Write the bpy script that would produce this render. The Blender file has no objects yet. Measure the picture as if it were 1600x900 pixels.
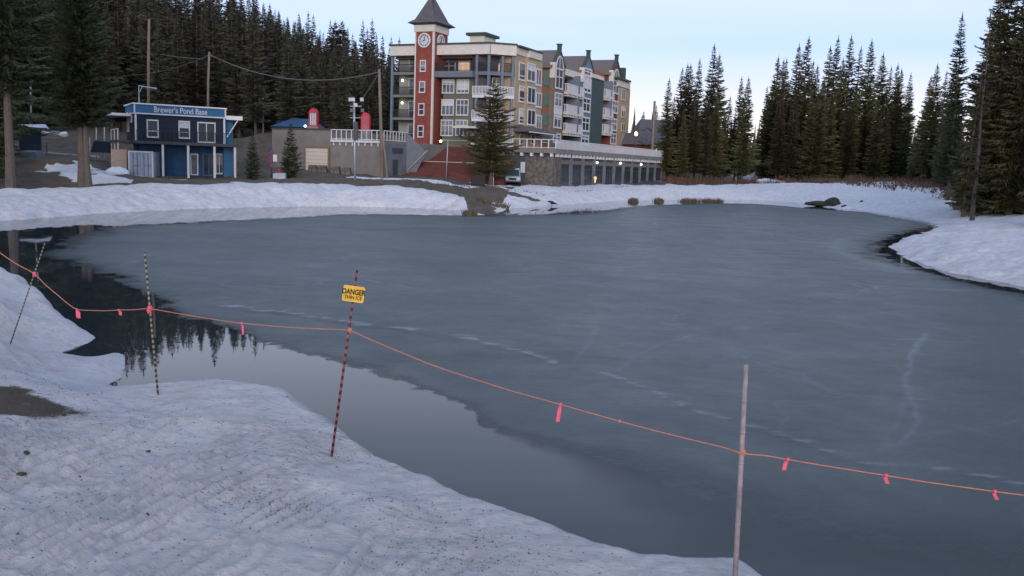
import bpy, math, random
import numpy as np
from mathutils import Vector, Matrix, Euler
C = bpy.context.scene
COL = C.collection
R = math.radians
random.seed(7); rng = np.random.default_rng(7)

# ------------------------------------------------ camera, sky, sun, exposure
F_PX, CAM_Z = 1400.0, 5.0
PITCH, ROLL = math.atan(194/1400.0), math.atan(0.036)
cam_d = bpy.data.cameras.new('camera'); cam = bpy.data.objects.new('camera', cam_d); COL.objects.link(cam)
RM = Matrix.Rotation(math.pi/2-PITCH, 3, 'X') @ Matrix.Rotation(ROLL, 3, 'Z')
cam.matrix_world = Matrix.Translation((0, 0, CAM_Z)) @ RM.to_4x4()
cam_d.sensor_width = 36; cam_d.lens = 36*F_PX/1600; cam_d.clip_end = 6000; cam_d.clip_start = .1
C.camera = cam
C.view_settings.view_transform = 'Standard'; C.view_settings.look = 'None'
C.view_settings.exposure = 1.04; C.view_settings.gamma = 1
C.render.engine = 'CYCLES'
SUN_EL, SUN_AZ = R(14), R(178)      # low evening sky light from behind the camera
w = bpy.data.worlds.new('World'); C.world = w; w.use_nodes = True
nt = w.node_tree; nt.nodes.clear()
out = nt.nodes.new('ShaderNodeOutputWorld'); bg = nt.nodes.new('ShaderNodeBackground')
sky = nt.nodes.new('ShaderNodeTexSky'); sky.sky_type = 'NISHITA'; sky.sun_disc = False
sky.sun_elevation = SUN_EL; sky.sun_rotation = SUN_AZ; sky.air_density = 1.0; sky.dust_density = 0.6; sky.ozone_density = 1.5
geo = nt.nodes.new('ShaderNodeTexCoord'); sep = nt.nodes.new('ShaderNodeSeparateXYZ')
nt.links.new(geo.outputs['Generated'], sep.inputs[0])
ramp = nt.nodes.new('ShaderNodeValToRGB'); cr = ramp.color_ramp
cr.elements[0].position = 0.0; cr.elements[0].color = (.80, .66, .60, 1)
cr.elements[1].position = 1.0; cr.elements[1].color = (.24, .34, .58, 1)
for p, c in ((.06, (.56, .54, .61, 1)), (.13, (.35, .46, .70, 1)), (.20, (.44, .49, .63, 1)), (.30, (.36, .41, .53, 1)), (.42, (.25, .33, .48, 1)), (.65, (.25, .33, .50, 1))):
    e = cr.elements.new(p); e.color = c
nt.links.new(sep.outputs['Z'], ramp.inputs[0])
nz = nt.nodes.new('ShaderNodeTexNoise'); nz.inputs['Scale'].default_value = 2.2; nz.inputs['Detail'].default_value = 5
mp = nt.nodes.new('ShaderNodeMapping'); mp.inputs['Scale'].default_value = (.7, .7, 9)
nt.links.new(geo.outputs['Generated'], mp.inputs[0]); nt.links.new(mp.outputs[0], nz.inputs[0])
mr = nt.nodes.new('ShaderNodeMapRange'); mr.inputs[1].default_value = .4; mr.inputs[2].default_value = .75
mr.inputs[3].default_value = 0; mr.inputs[4].default_value = .10
nt.links.new(nz.outputs[0], mr.inputs[0])
cm = nt.nodes.new('ShaderNodeMixRGB'); cm.inputs[2].default_value = (.86, .80, .88, 1)
nt.links.new(mr.outputs[0], cm.inputs[0]); nt.links.new(ramp.outputs[0], cm.inputs[1])
# the Nishita sky blended with the dusk colours
sc = nt.nodes.new('ShaderNodeMixRGB'); sc.blend_type = 'MULTIPLY'; sc.inputs[0].default_value = 1; sc.inputs[2].default_value = (6.5, 6.5, 6.5, 1)
nt.links.new(cm.outputs[0], sc.inputs[1])
mx = nt.nodes.new('ShaderNodeMixRGB'); mx.inputs[0].default_value = .95
nt.links.new(sky.outputs[0], mx.inputs[1]); nt.links.new(sc.outputs[0], mx.inputs[2])
nt.links.new(mx.outputs[0], bg.inputs[0]); bg.inputs[1].default_value = .13
nt.links.new(bg.outputs[0], out.inputs[0])
sd = bpy.data.lights.new('sun', 'SUN'); sd.energy = .9; sd.angle = R(30); sd.color = (1, .86, .8)
sun = bpy.data.objects.new('sun', sd); COL.objects.link(sun)
sv = Vector((math.sin(SUN_AZ)*math.cos(SUN_EL), math.cos(SUN_AZ)*math.cos(SUN_EL), math.sin(SUN_EL)))
sun.rotation_euler = sv.to_track_quat('Z', 'Y').to_euler()

# ------------------------------------------------ pixel helpers (photo is 1600 x 900)
def ray(px, py):
    return (RM @ Vector(((px-800)/F_PX, (450-py)/F_PX, -1.0)))
WL, KS = 0.9, 0.82                              # water level, scale of the near bank heights
def at_z(px, py, z=0.0):                       # the point at height z above the water seen at a pixel
    d = ray(px, py); t = (WL+z*KS-CAM_Z)/d.z; return Vector((0, 0, CAM_Z))+d*t
def at_d(px, py, D):                           # the point at forward distance D
    d = ray(px, py); return Vector((0, 0, CAM_Z))+d*(D/d.y)
def hz(px): return 256+.036*(px-800)
def px_d(px, D):                               # plan position for a column at horizon level
    d = ray(px, hz(px)); return Vector((d.x/d.y*D, D))
K0 = ray(800, 256).x/ray(800, 256).y

# ------------------------------------------------ object helpers
def tag(o, label=None, cat=None, group=None, kind=None):
    if label: o['label'] = label
    if cat: o['category'] = cat
    if group: o['group'] = group
    if kind: o['kind'] = kind
    return o
def empty(name, loc, label=None, cat=None, group=None, rz=0):
    o = bpy.data.objects.new(name, None); COL.objects.link(o); o.location = loc; o.rotation_euler.z = rz
    o.empty_display_size = .2
    return tag(o, label, cat, group)
class MB:
    def __init__(s): s.v = []; s.f = []; s.m = []
    def add(s, vs, fs, mi=0):
        n = len(s.v); s.v += [tuple(v) for v in vs]; s.f += [tuple(i+n for i in f) for f in fs]; s.m += [mi]*len(fs); return s
    def hexa(s, p, mi=0):                       # 8 corners: bottom loop then top loop
        return s.add(p, [(3,2,1,0),(4,5,6,7),(0,1,5,4),(1,2,6,5),(2,3,7,6),(3,0,4,7)], mi)
    def box(s, x0, x1, y0, y1, z0, z1, mi=0):
        return s.hexa([(x0,y0,z0),(x1,y0,z0),(x1,y1,z0),(x0,y1,z0),(x0,y0,z1),(x1,y0,z1),(x1,y1,z1),(x0,y1,z1)], mi)
    def tube(s, pts, r, n=8, mi=0, caps=True):
        pts = [Vector(p) for p in pts]; rs = r if isinstance(r, (list, tuple)) else [r]*len(pts)
        base = len(s.v); up = Vector((.13, .21, .97))
        for i, p in enumerate(pts):
            t = (pts[min(i+1, len(pts)-1)]-pts[max(i-1, 0)]).normalized()
            a = t.cross(up)
            if a.length < .05: a = t.cross(Vector((1, 0, 0)))
            a.normalize(); b = t.cross(a)
            for k in range(n):
                an = 2*math.pi*k/n; s.v.append(tuple(p+a*math.cos(an)*rs[i]+b*math.sin(an)*rs[i]))
        for i in range(len(pts)-1):
            for k in range(n):
                k2 = (k+1) % n; q = base+i*n
                s.f.append((q+k, q+k2, q+n+k2, q+n+k)); s.m.append(mi)
        if caps:
            s.f.append(tuple(base+k for k in range(n))[::-1]); s.m.append(mi)
            s.f.append(tuple(base+(len(pts)-1)*n+k for k in range(n))); s.m.append(mi)
        return s
    def lathe(s, cx, cy, prof, n=12, mi=0):     # prof: (r, z)
        base = len(s.v)
        for r_, z in prof:
            for k in range(n):
                an = 2*math.pi*k/n; s.v.append((cx+r_*math.cos(an), cy+r_*math.sin(an), z))
        for i in range(len(prof)-1):
            for k in range(n):
                k2 = (k+1) % n; q = base+i*n
                s.f.append((q+k, q+k2, q+n+k2, q+n+k)); s.m.append(mi)
        s.f.append(tuple(base+k for k in range(n))[::-1]); s.m.append(mi)
        s.f.append(tuple(base+(len(prof)-1)*n+k for k in range(n))); s.m.append(mi)
        return s
    def build(s, name, mats, parent=None, smooth=False, origin=None):
        me = bpy.data.meshes.new(name)
        o = bpy.data.objects.new(name, me); COL.objects.link(o)
        off = Vector((0, 0, 0))
        if parent is not None: off = Vector(parent_world(parent)); o.parent = parent
        elif origin is not None: off = Vector(origin); o.location = origin
        me.from_pydata([tuple(Vector(v)-off) for v in s.v], [], s.f)
        for m in (mats if isinstance(mats, (list, tuple)) else [mats]): me.materials.append(m)
        me.polygons.foreach_set('material_index', s.m)
        if smooth: me.polygons.foreach_set('use_smooth', [True]*len(s.f))
        me.update(); return o
def parent_world(p):                            # world builders keep rotation zero, so offsets add up
    v = Vector((0, 0, 0))
    while p is not None: v += p.location; p = p.parent
    return v
class Frame:                                    # a vertical facade: s along it, z up, d out of it
    def __init__(s, O, ang_u, flip=False):
        s.O = Vector((O[0], O[1])); s.u = Vector((math.cos(ang_u), math.sin(ang_u))); s.n = Vector((s.u.y, -s.u.x))
    def P(s, a, z, d=0):
        q = s.O+s.u*a+s.n*d; return (q.x, q.y, z)
    def pick(s, px, py, d=0):
        r = ray(px, py); n3 = Vector((s.n.x, s.n.y, 0)); o3 = Vector((s.O.x, s.O.y, 0))+n3*d
        t = (o3-Vector((0, 0, CAM_Z))).dot(n3)/r.dot(n3); p = Vector((0, 0, CAM_Z))+r*t
        return ((Vector((p.x, p.y))-s.O).dot(s.u), p.z)
    def box(s, mb, a0, a1, z0, z1, d0, d1, mi=0):
        mb.hexa([s.P(a0,z0,d0),s.P(a0,z0,d1),s.P(a1,z0,d1),s.P(a1,z0,d0),s.P(a0,z1,d0),s.P(a0,z1,d1),s.P(a1,z1,d1),s.P(a1,z1,d0)], mi)
        return mb

# ------------------------------------------------ materials
def mat(name, col, rough=.8, var=.12, scale=3.0, bump=0.0, metal=0.0, spec=.3, col2=None, stretch=None, emit=None, es=0):
    m = bpy.data.materials.new(name); m.use_nodes = True; n = m.node_tree; b = n.nodes['Principled BSDF']
    b.inputs['Roughness'].default_value = rough; b.inputs['Metallic'].default_value = metal
    b.inputs['Specular IOR Level'].default_value = spec
    tc = n.nodes.new('ShaderNodeTexCoord'); mp = n.nodes.new('ShaderNodeMapping')
    if stretch: mp.inputs['Scale'].default_value = stretch
    nz = n.nodes.new('ShaderNodeTexNoise'); nz.inputs['Scale'].default_value = scale; nz.inputs['Detail'].default_value = 6
    n.links.new(tc.outputs['Object'], mp.inputs[0]); n.links.new(mp.outputs[0], nz.inputs[0])
    rp = n.nodes.new('ShaderNodeValToRGB')
    c2 = col2 or tuple(min(1, c*(1+var)) for c in col); c1 = tuple(c*(1-var) for c in col) if not col2 else col
    rp.color_ramp.elements[0].position = .35; rp.color_ramp.elements[0].color = (*c1, 1)
    rp.color_ramp.elements[1].position = .65; rp.color_ramp.elements[1].color = (*c2, 1)
    n.links.new(nz.outputs[0], rp.inputs[0]); n.links.new(rp.outputs[0], b.inputs['Base Color'])
    if bump:
        bp = n.nodes.new('ShaderNodeBump'); bp.inputs['Strength'].default_value = bump; bp.inputs['Distance'].default_value = .05
        n.links.new(nz.outputs[0], bp.inputs['Height']); n.links.new(bp.outputs[0], b.inputs['Normal'])
    if emit:
        b.inputs['Emission Color'].default_value = (*emit, 1); b.inputs['Emission Strength'].default_value = es
    return m

# ------------------------------------------------ numpy noise
def vnoise(x, y, seed=0):
    xi = np.floor(x).astype(np.int64); yi = np.floor(y).astype(np.int64); fx = x-xi; fy = y-yi
    fx = fx*fx*(3-2*fx); fy = fy*fy*(3-2*fy)
    def h(a, b):
        n = (a*374761393+b*668265263+seed*1442695041) & 0xffffffff
        n = ((n ^ (n >> 13))*1274126177) & 0xffffffff
        return ((n ^ (n >> 16)) & 0xffff)/65535.0
    return (h(xi, yi)*(1-fx)+h(xi+1, yi)*fx)*(1-fy)+(h(xi, yi+1)*(1-fx)+h(xi+1, yi+1)*fx)*fy
def fbm(x, y, oct=4, seed=0):
    s = 0; a = .5
    for i in range(oct): s = s+a*(vnoise(x, y, seed+i)-.5); x = x*2.03+3.1; y = y*2.03+1.7; a *= .5
    return s
def sstep(a, b, x): t = np.clip((x-a)/(b-a), 0, 1); return t*t*(3-2*t)

# ------------------------------------------------ pond outline in plan
far_shore = [(-260,376),(-120,362),(0,347),(100,338),(200,331),(350,325),(500,322.5),(620,324),(700,328),(735,334),(765,335),(792,327),(815,325),
    (870,321),(950,315),(1050,312.5),(1120,312),(1200,313.5),(1262,319),(1300,325),(1350,329),(1405,337),(1440,343),(1468,352),(1458,360),(1432,368),(1404,377),
    (1399,386),(1412,400),(1450,416),(1520,434),(1600,450),(1800,498)]
pond = [at_z(x, y, 0).to_2d() for x, y in far_shore]
pond += [Vector(p)*KS for p in ((27,28),(25,19),(17,11),(10,8.4),(6,8.2))]
near = [(1290,985,.5),(1230,930,.5),(1200,903,.5),(1172,882,.55),(1140,874,.55),(1075,877,.55),(1010,868,.6),(950,850,.6),(882,824,.6),(820,800,.65),(740,770,.65),(660,738,.65),
    (600,708,.7),(560,680,.75),(520,645,.8),(478,615,.85),(430,600,.95),(400,594,.95),(355,586,1.0),(328,584,1.0),(300,596,.8),(245,603,.6),(200,608,.3)]
near_low = [(172,604,0),(186,590,0),(194,570,0),(183,552,0),(150,556,0),(112,551,0),(130,544,0),(150,530,0)]
near2 = [(152,521,.15),(140,505,.35),(120,488,.6),(80,455,.95),(40,425,1.2),(0,409,1.35),(-60,392,1.4),(-160,385,1.3)]
def outward(p, k): q = p.to_2d(); return q+q.normalized()*k
cp_near = []
for x, y, z in near+near2:
    p = at_z(x, y, z); cp_near.append((p, z*KS)); pond.append(outward(p, .15+z*.45) if z else p.to_2d())
    if (x, y) == (200, 608):
        for a, b, c in near_low: pond.append(at_z(a, b, 0).to_2d())
pond += [Vector(p)*KS for p in ((-26,30),(-38,34),(-46,42))]
def smooth_closed(P, n=4):
    o = []; L = len(P)
    for i in range(L):
        p0, p1, p2, p3 = P[i-1], P[i], P[(i+1) % L], P[(i+2) % L]
        for k in range(n):
            t = k/n
            o.append(.5*((2*p1)+(p2-p0)*t+(2*p0-5*p1+4*p2-p3)*t*t+(3*p1-p0-3*p2+p3)*t**3))
    return np.array([(v.x, v.y) for v in o])
PA = smooth_closed(pond, 4)
def sdist(x, y, A=PA):                          # signed distance, + outside
    x = np.asarray(x, float); y = np.asarray(y, float); d2 = np.full(x.shape, 1e12); ins = np.zeros(x.shape, bool)
    B = np.roll(A, -1, 0)
    for (ax, ay), (bx, by) in zip(A, B):
        ex, ey = bx-ax, by-ay; L = ex*ex+ey*ey+1e-12
        t = np.clip(((x-ax)*ex+(y-ay)*ey)/L, 0, 1); dx = x-ax-t*ex; dy = y-ay-t*ey
        d2 = np.minimum(d2, dx*dx+dy*dy)
        c = ((ay > y) != (by > y)); ins ^= c & (x < (bx-ax)*(y-ay)/((by-ay) if abs(by-ay) > 1e-9 else 1e-9)+ax)
    d = np.sqrt(d2); return np.where(ins, -d, d)
# bank crest height h and rise width w at control points (px, py on the water plane -> h, w)
bank = [((-260,376),1.2,6),((0,347),1.25,6.5),((150,335),1.3,6.5),((350,325),1.45,7),((500,322),1.7,7),((620,324),1.8,6.5),((680,327),1.5,5),((715,331),.7,4),((737,334),.22,4),((770,335),.2,4),((800,325),.5,5),
    ((830,322),1.5,8),((870,321),1.7,9),((950,315),1.8,9),((1050,312),1.7,9),((1120,312),1.7,10),((1200,313),1.8,12),((1300,325),1.5,14),((1400,337),1.4,12),((1468,352),1.1,7),((1440,365),.9,5),((1404,377),.8,4),((1412,400),1.2,7),((1520,434),1.25,13),((1700,475),1.2,13)]
BK = [(at_z(x, y, 0).x, at_z(x, y, 0).y, h, w_) for (x, y), h, w_ in bank]
BK += [(p.x, p.y, z, .15+z*.5) for p, z in cp_near]
for a, b, c in near_low: q = at_z(a, b, 0); BK.append((q.x, q.y, .12, 1.2))
BK += [(10,6,.5,1),(20,16,.6,2),(-31,28,1.0,2)]
# inland ground heights (px column, distance, z)
inl = [(-300,70,2.0),(-200,95,4),(0,60,1.95),(0,85,2.6),(60,78,2.4),(125,68,2.0),(60,66,2.0),(110,77,3.1),(75,77,3.0),(110,84,4.1),(75,84,3.9),(142,84,3.8),(172,84,3.0),(100,93,3.9),(180,84,2.3),(0,105,4.2),(100,105,4.3),(60,130,7.2),(200,110,4.4),(170,130,7.5),(250,82,2.45),(180,74,2.3),(212,88,2.45),(300,86,2.25),(360,87,2.35),(330,100,3.2),(400,92,2.6),
    (400,130,7.2),(340,130,6.6),(300,86,2.2),(450,96,2.9),(500,104,3.2),(430,108,3.6),(600,99,2.9),(560,101,3.1),(490,114,7.9),(570,114,7.9),(440,125,8),(520,88,2.75),(400,84,2.6),(600,89,2.95),
    (640,103,3.1),(720,100,3.1),(780,101,3.2),(680,91,2.75),(735,84,1.7),(760,88,2.0),(700,80,1.9),(760,80,1.35),(860,105,3.4),(900,117,3.3),(950,130,3.2),(1000,143,3.0),(1030,152,3.0),(860,100,2.7),(950,122,3.0),
    (800,150,6.5),(1000,190,6.5),(1060,200,5),(1060,165,2.7),(1125,170,2.6),(1200,185,2.6),(1200,220,4),(1300,190,2.3),(1300,230,4),(1400,170,3),(1440,150,4.3),(1430,190,6),(1500,125,3.8),(1540,90,2.0),(1600,80,2.1),(1700,90,2.5),(1560,110,3),(1600,64,2.1),(1520,70,2.0),
    (1480,95,2.1),(1500,80,1.95),(1900,80,3),(1700,60,1.6),(2200,70,3),(1700,150,5)]
hill = [(-300,200,24),(-300,300,52),(0,170,14),(0,220,26),(0,320,56),(200,170,14),(200,220,28),(200,320,58),(300,285,44),(400,170,12),(400,220,24),(400,320,47),(600,170,9),(600,220,17),(600,320,30),(800,200,8),(800,320,18),(1000,300,12),(1200,320,8),(1500,320,12),
    (1800,200,10),(-600,150,16),(-900,80,8),(-600,300,40)]
near_in = [(at_z(a, b, z).x, at_z(a, b, z).y, WL+KS*z) for a, b, z in ((20,600,1.2),(40,650,1.0),(0,540,1.5),(60,560,.85),(100,600,.5),(120,620,.5),(0,450,1.5),(60,500,1.25),(300,700,.8),(100,800,.8),(500,800,.75),(700,860,.65),(900,890,.6),(300,640,.95),(-200,600,1.8),(200,640,.7))]
near_in += [(a*KS, b*KS, WL+KS*c) for a, b, c in ((0,4,.7),(4,6,.6),(-5,4,.8),(0,-10,.8),(-20,5,1.5),(-20,-10,1.5),(20,0,.8),(40,10,1.2),(-35,18,1.8))]
GP = np.array([(*px_d(a, d), z) for a, d, z in inl+hill]+near_in)
BKA = np.array(BK)
def idw(x, y, P, V, p=3.0, k=None):
    num = np.zeros_like(x); den = np.zeros_like(x)
    for (a, b), v in zip(P, V):
        d2 = (x-a)**2+(y-b)**2+1.0
        wt = d2**(-p/2); num += wt*v; den += wt
    return num/den
def ridge_dir():
    a = at_z(267, 868, .8).to_2d(); b = at_z(377, 800, .8).to_2d(); u = (b-a).normalized(); return u
RU = ridge_dir()
def height(x, y, fine=True):
    x = np.asarray(x, float); y = np.asarray(y, float)
    d = sdist(x, y); rr = np.hypot(x, y)
    wob = fbm(x*.9, y*.9, 4, 3)*np.clip(rr/30, .12, 1.3)
    d = d+wob
    h = idw(x, y, BKA[:, :2], BKA[:, 2], 4); wd = idw(x, y, BKA[:, :2], BKA[:, 3], 4)
    G = idw(x, y, GP[:, :2], GP[:, 2], 3.2)
    t = np.clip(d/wd, 0, 1); rise = h*np.sin(t*math.pi/2)**.85
    bl = sstep(0, 1, (d-wd*.9)/np.clip(rr*.09, 1.5, 9))
    z = (WL+rise)*(1-bl)+G*bl
    z = np.where(d < 0, WL+np.maximum(d*.45, -.8)-.02, z)
    land = sstep(0, .6, d)
    if fine:
        nr = 1-sstep(18, 40, rr)
        z = z+land*(fbm(x*.35, y*.35, 4, 11)*.35*np.clip(rr/40, .25, 1.6)+nr*fbm(x*1.6, y*1.6, 3, 21)*.12+nr*fbm(x*4.5, y*7, 4, 31)*.055+(1-nr)*fbm(x*1.5, y*1.5, 3, 5)*.22)
        # packed-snow tread ridges left by a machine, lower left
        q = (-x*RU.y+y*RU.x); al = x*RU.x+y*RU.y
        env = sstep(13, 11, rr)*sstep(1.0, 2.6, d)*sstep(.25, .5, vnoise(q*.35+7, al*.30, 77)+.3*(x < -1.2))
        z = z+env*(.5+.5*np.sin((q+.5*fbm(x*.7, y*.7, 3, 55))*2*math.pi/.19+1.6*fbm(al*.3, q*.9, 3, 57)))**1.3*.06*sstep(.12, .55, vnoise(al*.45, q*2.4, 61))*(.6+.6*vnoise(x*4, y*4, 62))
    return z
def hgt(x, y): return float(height(np.array([float(x)]), np.array([float(y)]), False)[0])
def on_ground(px, D): p = px_d(px, D); return Vector((p.x, p.y, hgt(p.x, p.y)))

# masks in plan: blobs (px, D, radius across, radius deep)
def blobs(x, y, L, seed, rag=.5):
    m = np.zeros_like(x)
    for px, D, ra, rd in L:
        p = px_d(px, D); f = p.normalized(); a = (x-p.x)*f.y-(y-p.y)*f.x; b = (x-p.x)*f.x+(y-p.y)*f.y
        q = np.sqrt((a/ra)**2+(b/rd)**2)+fbm(x*.8, y*.8, 4, seed)*rag*2
        m = np.maximum(m, 1-sstep(.85, 1.15, q))
    return m
SNOW_B = [(62,77,3.6,2.2),(112,78,2.6,4.5),(150,74,2.6,3.0),(95,112,1.6,.8),(60,125,1.8,1.2),(90,128,1,.8),(175,81,1.2,1.2),(230,84,4,1.4),(395,128,4,3.0),(420,131,3,3),(590,96,3.4,1.6),(640,97,3.2,1.3),(690,96,2,1.0),(770,84,2.2,.8),(760,96,4,1.0),(800,100,4,1.0),(1040,149,3,1.6),(1125,166,4,4),(1180,180,4,6),(1195,168,3,2.5),
          (1450,118,6,3),(1500,112,5,2.5),(1400,150,5,5),(1540,97,4,6),(1580,92,4,5),(1610,88,5,4)]
MUD_B = [(760,74,2.0,2.2),(728,84,2.2,2.6),(705,91,3,1.6),(748,69.5,1.8,1.0),(810,92,3,1.2)]
SOIL_N = [(at_z(15,640,1).x, at_z(15,640,1).y, 1.1, .5)]
# ------------------------------------------------ ground, snow, road as one continuous sheet, split by what covers it
def polar(az, rs):
    A, RR = np.meshgrid(az, rs); return RR*np.sin(A), RR*np.cos(A)
az = np.concatenate([np.linspace(-math.pi, -R(42), 40)[:-1], np.linspace(-R(42), -R(34), 20)[:-1], np.linspace(-R(34), R(34), 780), np.linspace(R(34), R(42), 20)[1:], np.linspace(R(42), math.pi, 40)[1:]])
rs = np.concatenate([[1.2, 2, 3, 4, 5, 6], np.geomspace(7, 240, 640), np.geomspace(250, 3500, 24)])
X, Y = polar(az, rs)
Z = height(X, Y)
far = sstep(320, 700, np.hypot(X, Y)); Z = Z*(1-far)+12*far
SD = sdist(X, Y); RRr = np.hypot(X, Y)
# snow: everywhere near, a band along the far shores, scattered patches
pxx = 800+F_PX*(X/np.maximum(Y, .1)-K0)
front = Y > 5
bandw = np.interp(pxx, [-200,0,150,350,620,690,715,740,780,800,830,870,1000,1050,1150,1200,1350,1450,1470,1500,1560,1700], [9,8,7.5,8,8,7,4,1,.5,5,8.5,8.5,9,9.5,13,30,28,26,18,15,14,16])
rag = fbm(X*.25, Y*.25, 4, 91)*5
snow = 1-sstep(-.6, .6, SD+rag-bandw)
snow = np.where((RRr < 38) & ~((pxx > 1700) & front), 1.0, snow)
snow = np.where(~front & (RRr < 38), 1.0, snow)
snow = np.maximum(snow, blobs(X, Y, SNOW_B, 92, .7))
snow = snow*(1-blobs(X, Y, MUD_B, 93, .5))
mudn = np.zeros_like(X)
for sx, sy, ra, rd in SOIL_N:
    q = np.sqrt(((X-sx)/ra)**2+((Y-sy)/rd)**2)+fbm(X*1.3, Y*1.3, 4, 94)*1.2
    mudn = np.maximum(mudn, 1-sstep(.3, 1.7, q))
sx, sy = at_z(0, 590, 1.3).x, at_z(0, 590, 1.3).y
q = np.sqrt(((X-sx)/.42)**2+((Y-sy)/.42)**2)+fbm(X*1.3, Y*1.3, 4, 95)*1.0
mudn = np.maximum(mudn, 1-sstep(.3, 1.6, q)); snow = snow*(1-mudn*.72)
# dirt density on near snow
dirt = .42+.8*sstep(.46, .62, vnoise(X*.7+3, Y*.5, 96))*sstep(25, 12, RRr)
dirt = np.where(RRr > 40, 1.0, dirt)
for (dx, dy, dr) in ((420,785,.7),(60,700,1.6),(620,790,.9),(700,840,1.0),(560,700,.6),(130,760,1.2)):
    p = at_z(dx, dy, .8); dirt = np.maximum(dirt, 1.0*np.exp(-((X-p.x)**2+(Y-p.y)**2)/dr**2))
for (dx, dy, dr) in ((300,850,1.0),(40,850,1.3)):
    p = at_z(dx, dy, .8); dirt = np.maximum(dirt, .8*np.exp(-((X-p.x)**2+(Y-p.y)**2)/dr**2))
# road strip in front of the terrace building and stairs, and the light gravel lane at far left
def seg_mask(P, wd):
    m = np.full(X.shape, 1e9)
    for (a, b) in zip(P[:-1], P[1:]):
        e = b-a; t = np.clip(((X-a.x)*e.x+(Y-a.y)*e.y)/e.length_squared, 0, 1)
        m = np.minimum(m, np.hypot(X-a.x-t*e.x, Y-a.y-t*e.y))
    return m < wd
road_line = [px_d(560,98),px_d(640,98.5),px_d(760,99.5),px_d(850,101.5),px_d(900,111),px_d(960,125),px_d(1020,139),px_d(1060,150)]
ROAD = seg_mask(road_line, 2.4) & (snow < .5)
LANE = seg_mask([px_d(40,103),px_d(90,104),px_d(140,103)], 1.3) & (snow < .5)
nv, nu = X.shape
V = np.stack([X, Y, Z], -1).reshape(-1, 3)
idx = np.arange(nv*nu).reshape(nv, nu)
Q = np.stack([idx[:-1, :-1], idx[:-1, 1:], idx[1:, 1:], idx[1:, :-1]], -1).reshape(-1, 4)
# unit vertex normals of the whole sheet, so that the split leaves no seam
gx = np.gradient(V.reshape(nv, nu, 3), axis=0); gy = np.gradient(V.reshape(nv, nu, 3), axis=1)
N = np.cross(gx.reshape(-1, 3), gy.reshape(-1, 3)); N /= np.linalg.norm(N, axis=1)[:, None]+1e-12; N *= np.sign(N[:, 2:3]+1e-9)
def sheet(name, sel, m, label=None):
    q = Q[sel]; used, inv = np.unique(q, return_inverse=True); q = inv.reshape(-1, 4)
    me = bpy.data.meshes.new(name)
    me.vertices.add(len(used)); me.vertices.foreach_set('co', V[used].ravel())
    me.loops.add(len(q)*4); me.loops.foreach_set('vertex_index', q.ravel())
    me.polygons.add(len(q)); me.polygons.foreach_set('loop_start', np.arange(len(q))*4)
    me.update(calc_edges=True)
    me.polygons.foreach_set('use_smooth', np.ones(len(q), bool))
    for nm, arr in (('snow', snow), ('dirt', dirt)):
        a = me.attributes.new(nm, 'FLOAT', 'POINT'); a.data.foreach_set('value', arr.ravel()[used].astype(np.float32))
    me.normals_split_custom_set_from_vertices([tuple(v) for v in N[used]])
    me.materials.append(m); o = bpy.data.objects.new(name, me); COL.objects.link(o)
    return tag(o, kind='structure')
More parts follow.
